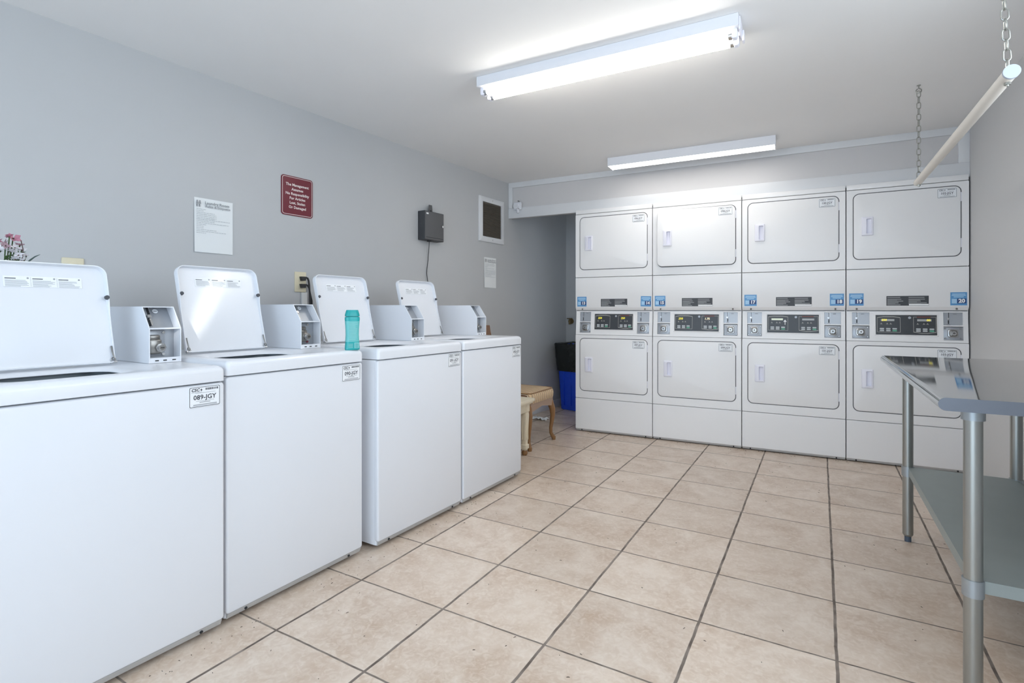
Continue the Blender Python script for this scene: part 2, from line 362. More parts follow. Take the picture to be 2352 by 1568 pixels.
# ---------------------------------------------------------------- shared small parts
def id_label(mb, x0, x1, z0, z1, y, number):
    """machine tag: CSC mark, bar code, number and small print"""
    w, h = x1 - x0, z1 - z0
    mb.slab(x0, x1, z0, z1, h * .07, y - .0012, y, 'label', bev=.0004, n=3, seg=1)
    yy = y - .0016; t = h * .022
    o_ = rrect(x0 + .02 * w, x1 - .02 * w, z0 + .03 * h, z1 - .03 * h, h * .06, 3); i_ = rrect(x0 + .02 * w + t, x1 - .02 * w - t, z0 + .03 * h + t, z1 - .03 * h - t, h * .05, 3)
    mb.rings([[(x, yy, z) for x, z in o_], [(x, yy, z) for x, z in i_]], 'ink', None, False, False)
    mb.text('CSC', x0 + .21 * w, z1 - .17 * h, yy, h * .2, 'ink', bold=h * .006, shear=.2)
    mb.flat(x0 + .375 * w, x0 + .40 * w, z1 - .23 * h, z1 - .12 * h, yy, 'ink'); mb.flat(x0 + .355 * w, x0 + .42 * w, z1 - .19 * h, z1 - .16 * h, yy, 'ink')
    rnd = random.Random(number)
    x = x0 + .52 * w
    while x < x0 + .92 * w:
        b_ = w * rnd.choice((.008, .014, .02)); mb.flat(x, x + b_, z1 - .2 * h, z1 - .1 * h, yy, 'ink'); x += b_ + w * rnd.choice((.008, .012))
    mb.flat(x0 + .08 * w, x0 + .40 * w, z1 - .285 * h, z1 - .27 * h, yy, 'greyink')
    mb.flat(x0 + .2 * w, x0 + .84 * w, z1 - .32 * h, z1 - .305 * h, yy, 'greyink')
    mb.text(number, x0 + .5 * w, z0 + .47 * h, yy, h * .31, 'ink', bold=h * .005)
    mb.flat(x0 + .22 * w, x0 + .8 * w, z0 + .30 * h, z0 + .315 * h, yy, 'greyink')
    mb.flat(x0 + .33 * w, x0 + .67 * w, z0 + .225 * h, z0 + .255 * h, yy, 'greyink')
    mb.flat(x0 + .14 * w, x0 + .88 * w, z0 + .12 * h, z0 + .155 * h, yy, 'greyink')
    mb.flat(x0 + .12 * w, x0 + .9 * w, z0 + .075 * h, z0 + .09 * h, yy, 'greyink')
    return mb

# ---------------------------------------------------------------- stacked dryers
DW = 0.690
def coin_upper():
    b = MB(); b.box(0, .105, 0, .006, 0, .09, 'coinplate')
    b.flat(.030, .0335, .052, .088, -.0006, 'dark'); b.flat(.0335, .036, .05, .088, -.0008, 'steel')
    b.cyl((.026, 0, .047), (.026, -.008, .047), .0062, 'steel', n=12); b.cyl((.031, 0, .040), (.031, -.004, .040), .004, 'lockmetal', n=10)
    b.flat(.027, .0335, .012, .036, -.0006, 'dark'); b.flat(.02, .04, .004, .008, -.0006, 'lockmetal')
    b.flat(.055, .075, .074, .08, -.0006, 'greyink')
    return b
def coin_lower():
    b = MB(); b.box(0, .105, 0, .008, 0, .09, 'coinplate', bev=.002)
    for x in (.012, .093):
        for z in (.012, .078): b.cyl((x, 0, z), (x, -.004, z), .0055, 'steel', r1=.003, n=10)
    b.slab(.024, .081, .017, .074, .014, -.008, .002, 'steel', bev=.004, n=4)
    b.slab(.031, .074, .023, .068, .012, -.020, -.006, 'lockmetal', bev=.006, n=4)
    b.cyl((.053, -.018, .045), (.053, -.029, .045), .0125, 'steel', n=16); b.cyl((.053, -.0285, .045), (.053, -.0305, .045), .0085, 'lockmetal', n=14)
    b.flat(.047, .059, .0435, .0465, -.0308, 'dark')
    return b
def door_handle():
    b = MB(); o_ = rrect(0, .071, 0, .134, .006, 3); i_ = rrect(.029, .061, .014, .120, .005, 3)
    b.rings([[(x, 0, z) for x, z in o_], [(x, -.010, z) for x, z in rrect(.002, .069, .002, .132, .006, 3)], [(x, -.012, z) for x, z in rrect(.005, .066, .005, .129, .005, 3)],
             [(x, -.012, z) for x, z in i_], [(x, .013 - .010 * (x - .029) / .032, z) for x, z in rrect(.030, .060, .018, .116, .004, 3)]], 'plastic', cap0=False)
    return b
def door_panel():
    b = MB(); rs = [[(x, .012, z) for x, z in rrect(-.598, 0, 0, .462, .036, 7)]]
    for i in range(4):
        a = PI / 2 * i / 3; ins = .003 * (1 - math.cos(a)); rs.append([(x, -.003 * math.sin(a), z) for x, z in rrect(-.598 + ins, -ins, ins, .462 - ins, .036 - ins, 7)])
    rs.append([(x, -.003, z) for x, z in rrect(-.524, -.490, .177, .285, .004, 7)]); rs.append([(x, .0115, z) for x, z in rrect(-.524, -.490, .177, .285, .004, 7)])
    b.rings(rs, 'enamel_d'); return b
def gasket():
    b = MB(); b.frame(rrect(-.0055, .6035, -.0055, .4675, .040, 7), rrect(.012, .586, .012, .450, .028, 7), .003, .019, 'gasket'); return b
def face_frame(z0, z1, dz0):
    b = MB(); o_ = rrect(.003, DW - .003, z0, z1, .006, 7); i_ = rrect(.0405, .6495, dz0 - .0055, dz0 + .4675, .041, 7)
    b.frame(o_, i_, 0, .02, 'enamel_d'); return b
BTN = None
def display(b, k, i, spec):
    """one half of the control board: outline, digits, icons"""
    x0, x1 = (.186, .320) if i == 0 else (.392, .518)
    z0, z1 = .064, .172; y = -.0032
    mid = (x0 + x1) / 2; t = .0025
    if i == 0: out = [(x0, z0), (x1, z0), (x1, z1 - .003), (mid + .03, z1 + .003), (mid - .03, z1 + .003), (x0, z1 - .003)]; inn = [(x0 + t, z0 + t), (x1 - t, z0 + t), (x1 - t, z1 - .005 - t), (mid + .03, z1 - t), (mid - .03, z1 - t), (x0 + t, z1 - .005 - t)]
    else: out = [(x0, z0 + .002), (mid - .015, z0 - .006), (mid + .015, z0 - .006), (x1, z0 + .002), (x1, z1), (x0, z1)]; inn = [(x0 + t, z0 + .004 + t), (mid - .015, z0 - .004 + t), (mid + .015, z0 - .004 + t), (x1 - t, z0 + .004 + t), (x1 - t, z1 - t), (x0 + t, z1 - t)]
    b.rings([[(x, y, z) for x, z in out], [(x, y, z) for x, z in inn]], 'frameink', None, False, False)
    if i == 1: b.flat(x0 + .02, x1 - .03, z1 - .003, z1 + .001, y - .0003, 'redink')
    kind, txt, m = spec
    lx = x0 + .022
    if kind in ('lcd', 'both'): b.flat(lx, lx + .078, .142, .156, y, 'lcdg' if txt == 'green' else 'lcd')
    if kind == 'lcd' and i == 0:
        b.flat(x1 - .022, x1 - .018, .108, .134, y - .0004, 'white'); b.add([(x1 - .032, y - .0004, .130), (x1 - .008, y - .0004, .130), (x1 - .02, y - .0004, .147)], [(0, 1, 2)], 'white')
    if kind == 'led': b.text(txt, lx + .020, .148, y - .0004, .0235, m, bold=.0003, shear=.15)
    if kind == 'both': b.text(txt, lx + (.020 if i == 0 else .062), .149, y - .0006, .020, 'led', bold=.0004, shear=.12)
    for q, dx in enumerate((.018, .052, .072)):
        b.flat(x0 + dx, x0 + dx + .014, .1195, .1215, y, 'frameink'); b.add([(x0 + dx + .002, y, .1225), (x0 + dx + .011, y, .1225), (x0 + dx + .0065, y, .131)], [(0, 1, 2)], 'frameink')
def make_dryer(idx, upper_no, lower_no, left_no, right_no, spec, label, ajar=0.0):
    t = empty('stacked_dryer', (idx * DW, 0, 0)); tag(t, label, 'dryer', 'stacked coin dryers')
    b = MB(); b.box(.003, DW - .003, .062, .71, .012, 1.955, 'enamel_d'); b.box(.003, .007, .019, .063, .012, 1.955, 'enamel_d'); b.box(DW - .007, DW - .003, .019, .063, .012, 1.955, 'enamel_d'); b.box(.003, DW - .003, .019, .063, 1.95, 1.955, 'enamel_d'); b.box(.003, DW - .003, .0, .0185, 1.9425, 1.980, 'enamel_d', bev=.004)
    put('cabinet', cached('dryer_cabinet', lambda: b), t)
    for (x, y) in ((.06, .1), (DW - .06, .1), (.06, .64), (DW - .06, .64)):
        put('foot', cached('dryer_foot', lambda: MB().cyl((0, 0, 0), (0, 0, .014), .018, 'dark', n=12)), t, (x, y, 0))
    put('upper_frame', cached('dryer_upper_frame', lambda: face_frame(1.377, 1.9385, 1.446)), t)
    put('lower_frame', cached('dryer_lower_frame', lambda: face_frame(.300, .8635, .368)), t)
    for z, num, aj in ((1.446, upper_no, ajar), (.368, lower_no, 0.0)):
        put('gasket', cached('dryer_gasket', gasket), t, (.046, 0, z))
        d = put('door', cached('dryer_door', door_panel), t, (.644, -aj * .1, z), (0, 0, aj))
        put('handle', cached('dryer_handle', door_handle), d, (-.552, -.002, .164))
        lb = MB(); id_label(lb, -.124, -.020, .388, .452, -.0032, num); put('id_label', lb, d)
        for hz in (.36, .055):
            put('hinge', cached('dryer_hinge', lambda: MB().box(.0008, .0052, -.002, .01, 0, .06, 'plastic', bev=.001)), d, (0, 0, hz))
    # middle panel with its turned-under lip
    def midp():
        b = MB(); pr = [(.02, 1.373), (.003, 1.373), (0, 1.370), (0, 1.108), (.002, 1.104), (.018, 1.083), (.02, 1.083)]
        b.prism(pr, .003, DW - .003, 'enamel_d')
        for x in (.065, .625): b.cyl((x, .010, 1.096), (x, .004, 1.090), .006, 'lockmetal', n=10)
        return b
    mp = put('middle_panel', cached('dryer_mid', midp), t)
    def plate():
        b = MB(); b.box(.239, .475, -.0012, 0, 1.115, 1.182, 'darkplate'); y = -.0016; rnd = random.Random(3)
        for r_ in range(5):
            z = 1.174 - r_ * .0125
            for x0, x1 in ((.244, .35), (.364, .471)):
                if r_ == 4 and x0 > .3: continue
                L_ = (x1 - x0) * rnd.uniform(.6, 1.0); b.flat(x0, x0 + L_, z - .0055, z, y, 'lighttext')
                if r_ in (1, 2, 3): b.flat(x0, x0 + L_ * .7, z - .0095, z - .0075, y, 'lighttext')
        b.flat(.366, .474, 1.1165, 1.127, y, 'white')
        return b
    put('instruction_label', cached('dryer_plate', plate), mp)
    def sticker(num, x0, tilt=0.0):
        b = MB(); w = .087; b.box(0, w, -.001, 0, 0, .087, 'blue'); y = -.0014
        for z, f in ((.075, .8), (.066, .85), (.056, .6)): b.flat(w * (1 - f) / 2, w * (1 + f) / 2, z - .003, z + .003, y, 'skyink')
        b.flat(.007, .034, .013, .043, y, 'skyink'); b.flat(.036, .083, .013, .045, y, 'navy')
        b.text(num, .0595, .029, y - .0004, .034, 'white', bold=.0016)
        o = put('number_sticker', b, mp, (x0, -.0002, 1.116), (0, tilt, 0)); return o
    if left_no: sticker(left_no, .019)
    if right_no: sticker(right_no, .590, R(1.5) if right_no == '14' else 0)
    # control panel, leaning back towards its top
    def cpanel():
        b = MB(); hp = .211
        for x0, x1, z0, z1 in ((.004, .038, 0, hp), (.142, .556, 0, hp), (.660, .686, 0, hp), (.038, .142, 0, .017), (.556, .660, 0, .017), (.038, .142, .203, hp), (.556, .660, .203, hp)):
            b.box(x0, x1, 0, .03, z0, z1, 'enamel_d')
        for x0 in (.038, .556): b.box(x0, x0 + .104, -.001, .03, .1095, .1165, 'enamel_d')
        o_ = rrect(.170, .530, .040, .193, .004, 2); i_ = rrect(.179, .521, .048, .184, .003, 2)
        b.rings([[(x, 0, z) for x, z in o_], [(x, -.004, z) for x, z in rrect(.172, .528, .042, .191, .004, 2)], [(x, -.004, z) for x, z in rrect(.177, .523, .046, .186, .003, 2)], [(x, -.001, z) for x, z in i_]], 'enamel_d', cap0=False, cap1=False)
        return b
    cp = put('control_panel', cached('dryer_cpanel', cpanel), t, (0, .001, .866), (R(-5), 0, 0))
    for x in (.0375, .5555):
        put('coin_slot', cached('dryer_coin_upper', coin_upper), cp, (x, .014, .115))
        put('coin_vault_lock', cached('dryer_coin_lower', coin_lower), cp, (x, .013, .018))
    b = MB(); b.box(.179, .521, -.0028, .004, .048, .184, 'board')
    b.cyl((.372, -.002, .166), (.372, -.005, .166), .0085, 'coinplate', n=14)
    display(b, b, 0, spec[0]); display(b, b, 1, spec[1])
    put('display_board', b, cp)
    for x0 in (.202, .408):
        for c in range(3):
            for r_ in range(2):
                key = 'dryer_btn_g' if (c == 2 and r_ == 0) else 'dryer_btn'
                put('button', cached(key, lambda: MB().slab(-.013, .013, -.0052, .0052, .003, -.0055, -.0025, 'btng' if key == 'dryer_btn_g' else 'btn', bev=.001, n=2, seg=1)), cp, (x0 + .012 + c * .0365, 0, .0755 + r_ * .013))
    def kick():
        b = MB(); pr = [(.02, .296), (.003, .296), (0, .293), (0, .026), (.003, .022), (.010, .008), (.02, .008)]
        b.prism(pr[:4] + [(0.003, .022), (.02, .022)], .003, DW - .003, 'enamel_d')
        b.prism([(.003, .022), (.011, .007), (.02, .007), (.02, .022)], .006, DW - .006, 'toe')
        for x in (.061, .631): b.cyl((x, .010, .0165), (x, .003, .0125), .005, 'dark', n=10)
        return b
    put('kick_panel', cached('dryer_kick', kick), t)
    return t
S250 = ('led', '250', 'led')
make_dryer(0, '096-JGY', '097-JGY', '13', '14', (S250, S250), 'white stacked coin dryer with blue stickers 13 and 14, beside the recycling bin')
make_dryer(1, '098-JGY', '099-JGY', '15', None, (S250, ('led', '1.75', 'ledo')), 'white stacked coin dryer with blue sticker 15, its upper door ajar', ajar=R(2.6))
make_dryer(2, '100-JGY', '101-JGY', '17', '18', (('lcd', 'green', None), ('lcd', '', None)), 'white stacked coin dryer with blue stickers 17 and 18')
make_dryer(3, '102-JGY', '103-JGY', '19', '20', (('both', '250', None), ('both', '00', None)), 'white stacked coin dryer with blue stickers 19 and 20, against the right wall')

# ---------------------------------------------------------------- top-loading washers
def make_washer(pos, ang, W, Ht, number, label, lid_x=0.048, lid_w=0.340, lid_d=0.372, cb_right=0.024, red=False, f0=.272, L_=.355):
    """local frame: x along the front (left to right), y into the machine, z up"""
    t = empty('washing_machine', pos, ang); tag(t, label, 'washing machine', 'top loading coin washers')
    SE = Ht - .052; D_ = .66
    b = MB(); c_ = rrect(.002, W - .002, .014, D_, .006, 2)
    b.rings([[(x, y, .02) for x, y in c_], [(x, y, SE - .003) for x, y in c_]], 'enamel', cap1=False); put('cabinet', b, t)
    b = MB(); pr = [(.02, SE - .004), (.006, SE - .004), (.001, SE - .007), (0, SE - .012), (0, .040), (.002, .034), (.014, .034), (.02, .034)]
    b.slab(.001, W - .001, .036, SE - .004, .012, 0, .02, 'enamel', bev=.007, n=3)
    b.prism([(.002, .037), (.012, .017), (.02, .017), (.02, .037)], .008, W - .008, 'toe')
    for x in (.075, W - .075): b.cyl((x, .012, .030), (x, .003, .025), .005, 'dark', n=10)
    put('front_panel', b, t)
    for x, y in ((.06, .08), (W - .06, .08), (.06, D_ - .08), (W - .06, D_ - .08)):
        put('foot', cached('washer_foot', lambda: MB().cyl((0, 0, 0), (0, 0, .022), .02, 'dark', n=12)), t, (x, y, 0))
    # top deck with the loading opening
    n = 6; b = MB()
    def ring2(x0, x1, y0, y1, r, z): return [(x, y, z) for x, y in rrect(x0, x1, y0, y1, r, n)]
    r0 = .02
    rs = [ring2(0, W, -.004, D_, .014, SE), ring2(0, W, -.004, D_, .014, Ht - r0)]
    for i in range(1, 5):
        a = PI / 2 * i / 4; ins = r0 * (1 - math.cos(a)); rs.append(ring2(ins, W - ins, -.004 + ins, D_ - ins * .3, .014, Ht - r0 + r0 * math.sin(a)))
    ox0, ox1, oy0, oy1 = .068, .368, .055, .290
    rs += [ring2(ox0 - .02, ox1 + .02, oy0 - .016, oy1 + .014, .07, Ht), ring2(ox0 - .008, ox1 + .008, oy0 - .006, oy1 + .006, .075, Ht - .006), ring2(ox0, ox1, oy0, oy1, .075, Ht - .011), ring2(ox0, ox1, oy0, oy1, .075, Ht - .013), ring2(ox0 - .03, ox1 + .03, oy0 - .03, oy1 + .03, .09, Ht - .0135)]
    b.rings(rs, 'enamel', cap0=False, cap1=False)
    put('top_panel', b, t)
    b = MB(); cx, cy = (ox0 + ox1) / 2, (oy0 + oy1) / 2
    rs = [ring2(ox0 - .031, ox1 + .031, oy0 - .031, oy1 + .031, .09, z) for z in (Ht - .0137, SE - .02, SE - .30)]
    b.rings(rs, 'tub', cap0=False)
    rt = .135; prof = [(rt + .006, SE - .016), (rt, SE - .012), (rt - .008, SE - .02), (rt - .008, SE - .30), (.05, SE - .31), (.045, SE - .10), (.001, SE - .09)]
    b.lathe(prof, 'tub', Matrix.Translation((cx, cy + .0, 0)), n=32); put('tub', b, t)
    # open lid: a shallow pan hinged at its lower edge, leaning back
    b = MB(); rr_ = (.014, .034, .034, .014)
    o0 = lambda ins, y: [(x, y, z) for x, z in rrect(ins, lid_w - ins, ins, L_ - ins, tuple(max(q - ins, .002) for q in rr_), 6)]
    def lip(loop, dep):   # the rim is deep above the bumpers and shallower below
        return [(x, (-dep if z > L_ * .66 else -dep * (.4 + .6 * max(0, (z - L_ * .5) / (L_ * .16))) if z > L_ * .5 else -dep * .4), z) for x, y, z in loop]
    def dense(loop):
        out = []
        for i, p in enumerate(loop):
            q = loop[(i + 1) % len(loop)]; k = max(1, int((Vector(q) - Vector(p)).length / .03))
            for j in range(k): out.append(tuple(Vector(p).lerp(Vector(q), j / k)))
        return out
    base = dense(o0(0, 0)); c0 = Vector((lid_w / 2, 0, L_ / 2))
    def inset(loop, d, y):
        k = len(loop); out = []
        for i in range(k):
            a, b2 = Vector(loop[i - 1]), Vector(loop[(i + 1) % k]); tt = (b2 - a).normalized(); nn_ = Vector((-tt.z, 0, tt.x))
            if (c0 - Vector(loop[i])).dot(nn_) < 0: nn_ = -nn_
            p = Vector(loop[i]) + nn_ * d; out.append((p.x, y, p.z))
        return out
    rs = [inset(base, .004, .008), inset(base, 0, .004), lip(base, .016), lip(inset(base, .0015, 0), .0185), lip(inset(base, .004, 0), .018), inset(base, .006, 0.0)]
    b.rings(rs, 'enamel')
    lid = put('lid', b, t, (lid_x, lid_d, Ht + .008), (R(-15), 0, 0))
    for x in (.008, lid_w - .008):
        put('bumper', cached('washer_bumper', lambda: MB().cyl((0, -.013, 0), (0, -.0205, 0), .0075, 'rubber', r1=.0068, n=16)), lid, (x, 0, L_ * .665))
        hp = MB(); hp.tube([(0, -.004, .05), (0, -.007, .03), (.002, -.008, .012), (.006, -.008, .004), (.002, -.010, -.002), (-.004, -.008, .004), (0, -.004, .01)], .0022, 'lockmetal', n=6); hp.cyl((-.006, 0, -.005), (.012, 0, -.005), .006, 'steel', n=10)
        put('hinge', hp, lid, (x, -.001, .008))
    wl = MB(); lx0, lx1 = lid_w * .215, lid_w * .795; lz0, lz1 = L_ * .765, L_ * .868
    wl.box(lx0, lx1, -.0012, 0, lz0, lz1, 'label'); rnd = random.Random(5)
    for q in range(3):
        a = lx0 + (lx1 - lx0) * q / 3 + .004; e = lx0 + (lx1 - lx0) * (q + 1) / 3 - .004
        if q: wl.flat(a - .0045, a - .0038, lz0 + .002, lz1 - .002, -.0016, 'paleink')
        wl.flat(a, a + (e - a) * .45, lz1 - .009, lz1 - .0065, -.0016, 'ink'); wl.cyl((e - .003, -.001, lz1 - .006), (e - .003, -.0018, lz1 - .006), .0028, 'greyink', n=8)
        for r_ in range(7): wl.flat(a, a + (e - a) * rnd.uniform(.62, 1), lz1 - .0145 - r_ * .0032, lz1 - .0131 - r_ * .0032, -.0016, 'paleink')
    put('warning_label', wl, lid, (0, -.0004, 0))
    # coin box
    cw = .106; cx1 = W - cb_right; cx0 = cx1 - cw; th = .0035
    z0, zk, zt = Ht + .001, Ht + .122, Ht + .200; bk = D_ - .01; fs = f0 + .055
    side = [(f0, z0), (f0, zk), (fs, zt), (bk, zt), (bk, z0)]
    b = MB(); b.prism(side, 0, th, 'enamel'); b.prism(side, cw - th, cw, 'enamel')
    b.box(th, cw - th, fs, bk, zt - th, zt, 'enamel'); b.box(th, cw - th, f0, bk, z0, z0 + th, 'enamel'); b.box(th, cw - th, bk - th, bk, z0 + th, zt - th, 'enamel')
    b.box(th, cw - th, f0 + .001, f0 + .055, zk - .0025, zk + .0025, 'enamel')
    b.box(th, cw - th, f0 + .001, f0 + .006, z0 + th, z0 + .018, 'enamel')
    cb = put('coin_box', b, t, (cx0, 0, 0))
    for x in (.03, .055, .08): pass
    sl = MB(); sl.prism([(f0 + .046, zk), (fs + .046, zt - .004), (fs + .05, zt - .004), (f0 + .05, zk)], th, cw - th, 'coinplate')
    sv = Vector((0, fs - f0, zt - zk)).normalized(); nv = Vector((0, -sv.z, sv.y))
    T = Matrix(((1, 0, 0, 0), (0, -nv.y, sv.y, f0 + .046), (0, -nv.z, sv.z, zk), (0, 0, 0, 1)))
    sl.box(.012, .034, -.006, 0, .052, .09, 'coinplate', T); sl.box(.034, .037, -.009, 0, .046, .09, 'steel', T); sl.box(.027, .034, -.0075, -.005, .05, .088, 'dark', T)
    sl.cyl((.028, -.006, .044), (.028, -.014, .044), .007, 'steel', T=T, n=12); sl.box(.022, .028, -.006, 0, .010, .036, 'dark', T); sl.box(.028, .034, -.008, 0, .008, .036, 'steel', T)
    sl.cyl((.058, 0, .074), (.058, -.001, .074), .009, 'label', T=T, n=16); sl.flat(.052, .064, .072, .076, -.0014, 'greyink', T)
    put('coin_slot', sl, cb)
    lk = MB(); yb = f0 + .046
    lk.box(th, cw - th, yb, yb + .004, z0 + .012, zk - .004, 'coinplate')
    lk.box(.008, .070, yb - .004, yb, z0 + .020, zk - .008, 'coinplate', bev=.0015)
    lk.box(.012, .052, yb - .026, yb - .003, z0 + .030, z0 + .082, 'lockmetal', bev=.006); lk.box(.014, .05, yb - .02, yb - .003, z0 + .078, z0 + .098, 'lockmetal', bev=.006)
    lk.cyl((.044, yb - .02, z0 + .053), (.044, yb - .036, z0 + .053), .017, 'steel', n=8); lk.cyl((.044, yb - .034, z0 + .053), (.044, yb - .044, z0 + .053), .012, 'steel', n=18); lk.cyl((.044, yb - .0435, z0 + .053), (.044, yb - .0455, z0 + .053), .0085, 'lockmetal', n=14)
    lk.flat(.038, .050, z0 + .0515, z0 + .0545, yb - .0458, 'dark')
    for z in (z0 + .028, zk - .016): lk.cyl((.064, yb - .004, z), (.064, yb - .009, z), .005, 'maroon' if (red and z < z0 + .04) else 'steel', n=10)
    for x in (.026, .052, .082): lk.flat(x - .006, x + .006, z0 + .006, z0 + .010, f0 + .0006, 'dark')
    put('coin_vault_lock', lk, cb)
    lb = MB(); id_label(lb, W - .118, W - .016, SE - .079, SE - .010, -.0004, number); put('id_label', lb, t)
    return t
def wpos(x, y): return (x, y, 0)
a2, a3, a4, a1 = R(3.34), R(4.0), R(3.6), R(4.2)
W1 = .615
make_washer(wpos(0.016 - W1 * math.sin(a1), -3.350 - W1 * math.cos(a1)), PI / 2 - a1, W1, .898, '089-JGY', 'white coin washer tagged 089-JGY with open lid, nearest the camera', cb_right=.012, f0=.262, lid_d=.315, lid_x=.077, L_=.340)
make_washer(wpos(0.007, -3.339), PI / 2 - a2, .618, .911, '090-JGY', 'white coin washer tagged 090-JGY with open lid, the teal bottle on its corner', red=True, f0=.250, lid_d=.365, lid_x=.055)
make_washer(wpos(0.074, -2.661), PI / 2 - a3, .622, .913, '091-JGY', 'white coin washer tagged 091-JGY with open lid, just past the gap in the row', f0=.248, lid_d=.425)
make_washer(wpos(0.121, -2.030), PI / 2 - a4, .634, .916, '092-JGY', 'white coin washer with open lid at the far end of the row, beside the stool', lid_x=.04, f0=.262, lid_d=.455)

# ---------------------------------------------------------------- teal bottle
def make_bottle():
    t = empty('softener_bottle', (0.022, -2.764, .9112), R(62)); tag(t, 'teal plastic bottle with flip cap standing on the second washer', 'bottle')
    def sec(w, d, z): return [(w / 2 * math.copysign(abs(math.cos(2 * PI * i / 28)) ** .6, math.cos(2 * PI * i / 28)), d / 2 * math.copysign(abs(math.sin(2 * PI * i / 28)) ** .75, math.sin(2 * PI * i / 28)), z) for i in range(28)]
    prof = [(.060, .030, 0), (.064, .034, .003), (.064, .034, .010), (.059, .034, .035), (.055, .034, .065), (.056, .034, .09), (.060, .034, .115), (.064, .035, .135), (.063, .034, .143), (.05, .028, .1455)]
    k = 1.0
    b = MB(); b.rings([sec(w, d, z) for w, d, z in prof], 'teal'); put('bottle_body', b, t)
    b = MB()
    sl_ = [(.0595, .0345, .036), (.0556, .0345, .065), (.0566, .0345, .09), (.0606, .0345, .115), (.0625, .0352, .126)]
    b.rings([sec(w + .0006, d + .0006, z) for w, d, z in sl_], 'teallab', cap0=False, cap1=False)
    rnd = random.Random(2)
    for q in range(12):
        z = .118 - q * .0065; b.flat(-.019, -.019 + .038 * rnd.uniform(.7, 1), z - .0012, z + .0012, -.0181, 'teallt')
    b.flat(.004, .024, .008, .032, -.0176, 'teallt')
    for q in range(7): b.flat(.007, .021, .010 + q * .003, .0115 + q * .003, -.0180, 'tealcap')
    for q in range(4): b.flat(-.022, -.002, .010 + q * .005, .012 + q * .005, -.0178, 'teallt')
    put('label', b, t)
    b = MB(); b.rings([sec(w, d, z) for w, d, z in [(.060, .033, .146), (.063, .036, .148), (.062, .035, .155), (.052, .028, .172), (.049, .026, .1745)]], 'tealcap'); put('cap', b, t)
    return t
make_bottle()

# ---------------------------------------------------------------- things on the left wall
def on_lw(name, s, z, off=0.0):
    o = empty(name, lw(s, z, off), LWROT); return o
# maroon sign
sg = on_lw('wall_sign', .627, 1.649, .001); tag(sg, 'maroon wall sign with white lettering about lost articles', 'sign')
w, h = .214, .236
put('sign_plate', MB().slab(0, w, 0, h, .018, -.004, 0, 'maroon', bev=.001, n=5), sg)
b = MB(); o_ = rrect(.006, w - .006, .006, h - .006, .014, 5); i_ = rrect(.0085, w - .0085, .0085, h - .0085, .012, 5)
b.rings([[(x, -.0046, z) for x, z in o_], [(x, -.0046, z) for x, z in i_]], 'signtext', None, False, False)
for i, ln in enumerate(('The Management', 'Assumes', 'No Responsibility', 'For Articles', 'Lost, Stolen', 'Or Damaged')):
    b.text(ln, w * .5, h - .052 - i * .0268, -.0046, .0222, 'signtext', bold=.0005)
put('lettering', b, sg)
# notices
def notice(s, z0, w, h, label, seed):
    o = on_lw('paper_notice', s, z0, .001); tag(o, label, 'notice', 'paper notices on the left wall')
    b = MB(); n = 10
    vs = []; fs = []
    for i in range(n + 1):
        for j in range(n + 1):
            x = w * i / n; z = h * j / n; y = -.0015 - .003 * math.sin(PI * i / n) * (1 - j / n) - (.004 * max(0, (.25 - i / n)) * (1 - j / n) * 4)
            vs.append((x, y, z))
    for i in range(n):
        for j in range(n): a = i * (n + 1) + j; fs.append((a, a + n + 1, a + n + 2, a + 1))
    b.add(vs, fs, 'paper'); put('sheet', b, o)
    b = MB(); y = -.0082; rnd = random.Random(seed)
    b.text('Laundry Room', w * .57, h * .915, y, h * .076, 'greyink', bold=.0003); b.text('Rules & Etiquette', w * .59, h * .855, y, h * .066, 'greyink', bold=.0003)
    for dx in (.02, .085):      # small clip-art clothes beside the heading
        b.add([(w * (dx + .03), y, h * .95), (w * (dx + .055), y, h * .95), (w * (dx + .07), y, h * .885), (w * (dx + .015), y, h * .885)], [(0, 1, 2, 3)], 'greyink')
        b.flat(w * (dx + .025), w * (dx + .038), h * .83, h * .88, y, 'ink'); b.flat(w * (dx + .048), w * (dx + .06), h * .83, h * .88, y, 'greyink')
    z = h * .79
    for i in range(15):
        L_ = rnd.choice((.22, .28, .55, .8, .9, .88, .5)); x = w * .04
        while x < w * L_:
            e = min(w * L_, x + w * rnd.uniform(.03, .11)); b.flat(x, e, z - h * .0035, z + h * .0035, y, 'paleink'); x = e + w * .012
        z -= h * .031
    put('print', b, o)
    return o
notice(.142, 1.383, .199, .280, 'white laundry rules notice pinned left of the maroon sign', 4)
notice(2.634, 1.288, .188, .276, 'small white paper notice below the louvred vent', 9)
# louvred vent
v = on_lw('wall_vent', 2.552, 1.702, .001); tag(v, 'white framed louvred air vent with dusty brown slats, near the corner', 'vent')
w, h = .392, .408
b = MB(); fr = .048
b.rings([[(x, 0, z) for x, z in rrect(0, w, 0, h, .004, 2)], [(x, -.012, z) for x, z in rrect(.002, w - .002, .002, h - .002, .004, 2)], [(x, -.016, z) for x, z in rrect(.008, w - .008, .008, h - .008, .004, 2)], [(x, -.014, z) for x, z in rrect(fr, w - fr, fr, h - fr, .003, 2)], [(x, -.002, z) for x, z in rrect(fr, w - fr, fr, h - fr, .003, 2)]], 'trim', cap0=False, cap1=False)
put('frame', b, v)
b = MB(); b.box(fr, w - fr, -.002, 0, fr, h - fr, 'ventdark')
for i in range(28):
    z = fr + .006 + i * (h - 2 * fr - .01) / 28; b.add([(fr, -.003, z + .0085), (w - fr, -.003, z + .0085), (w - fr, -.013, z), (fr, -.013, z)], [(0, 1, 2, 3)], 'brownslat')
put('louvres', b, v)
for x, z in ((w * .5, h - fr / 2), (w * .5, fr / 2)): put('screw', cached('vent_screw', lambda: MB().cyl((0, -.014, 0), (0, -.018, 0), .005, 'toe', n=10)), v, (x, 0, z))
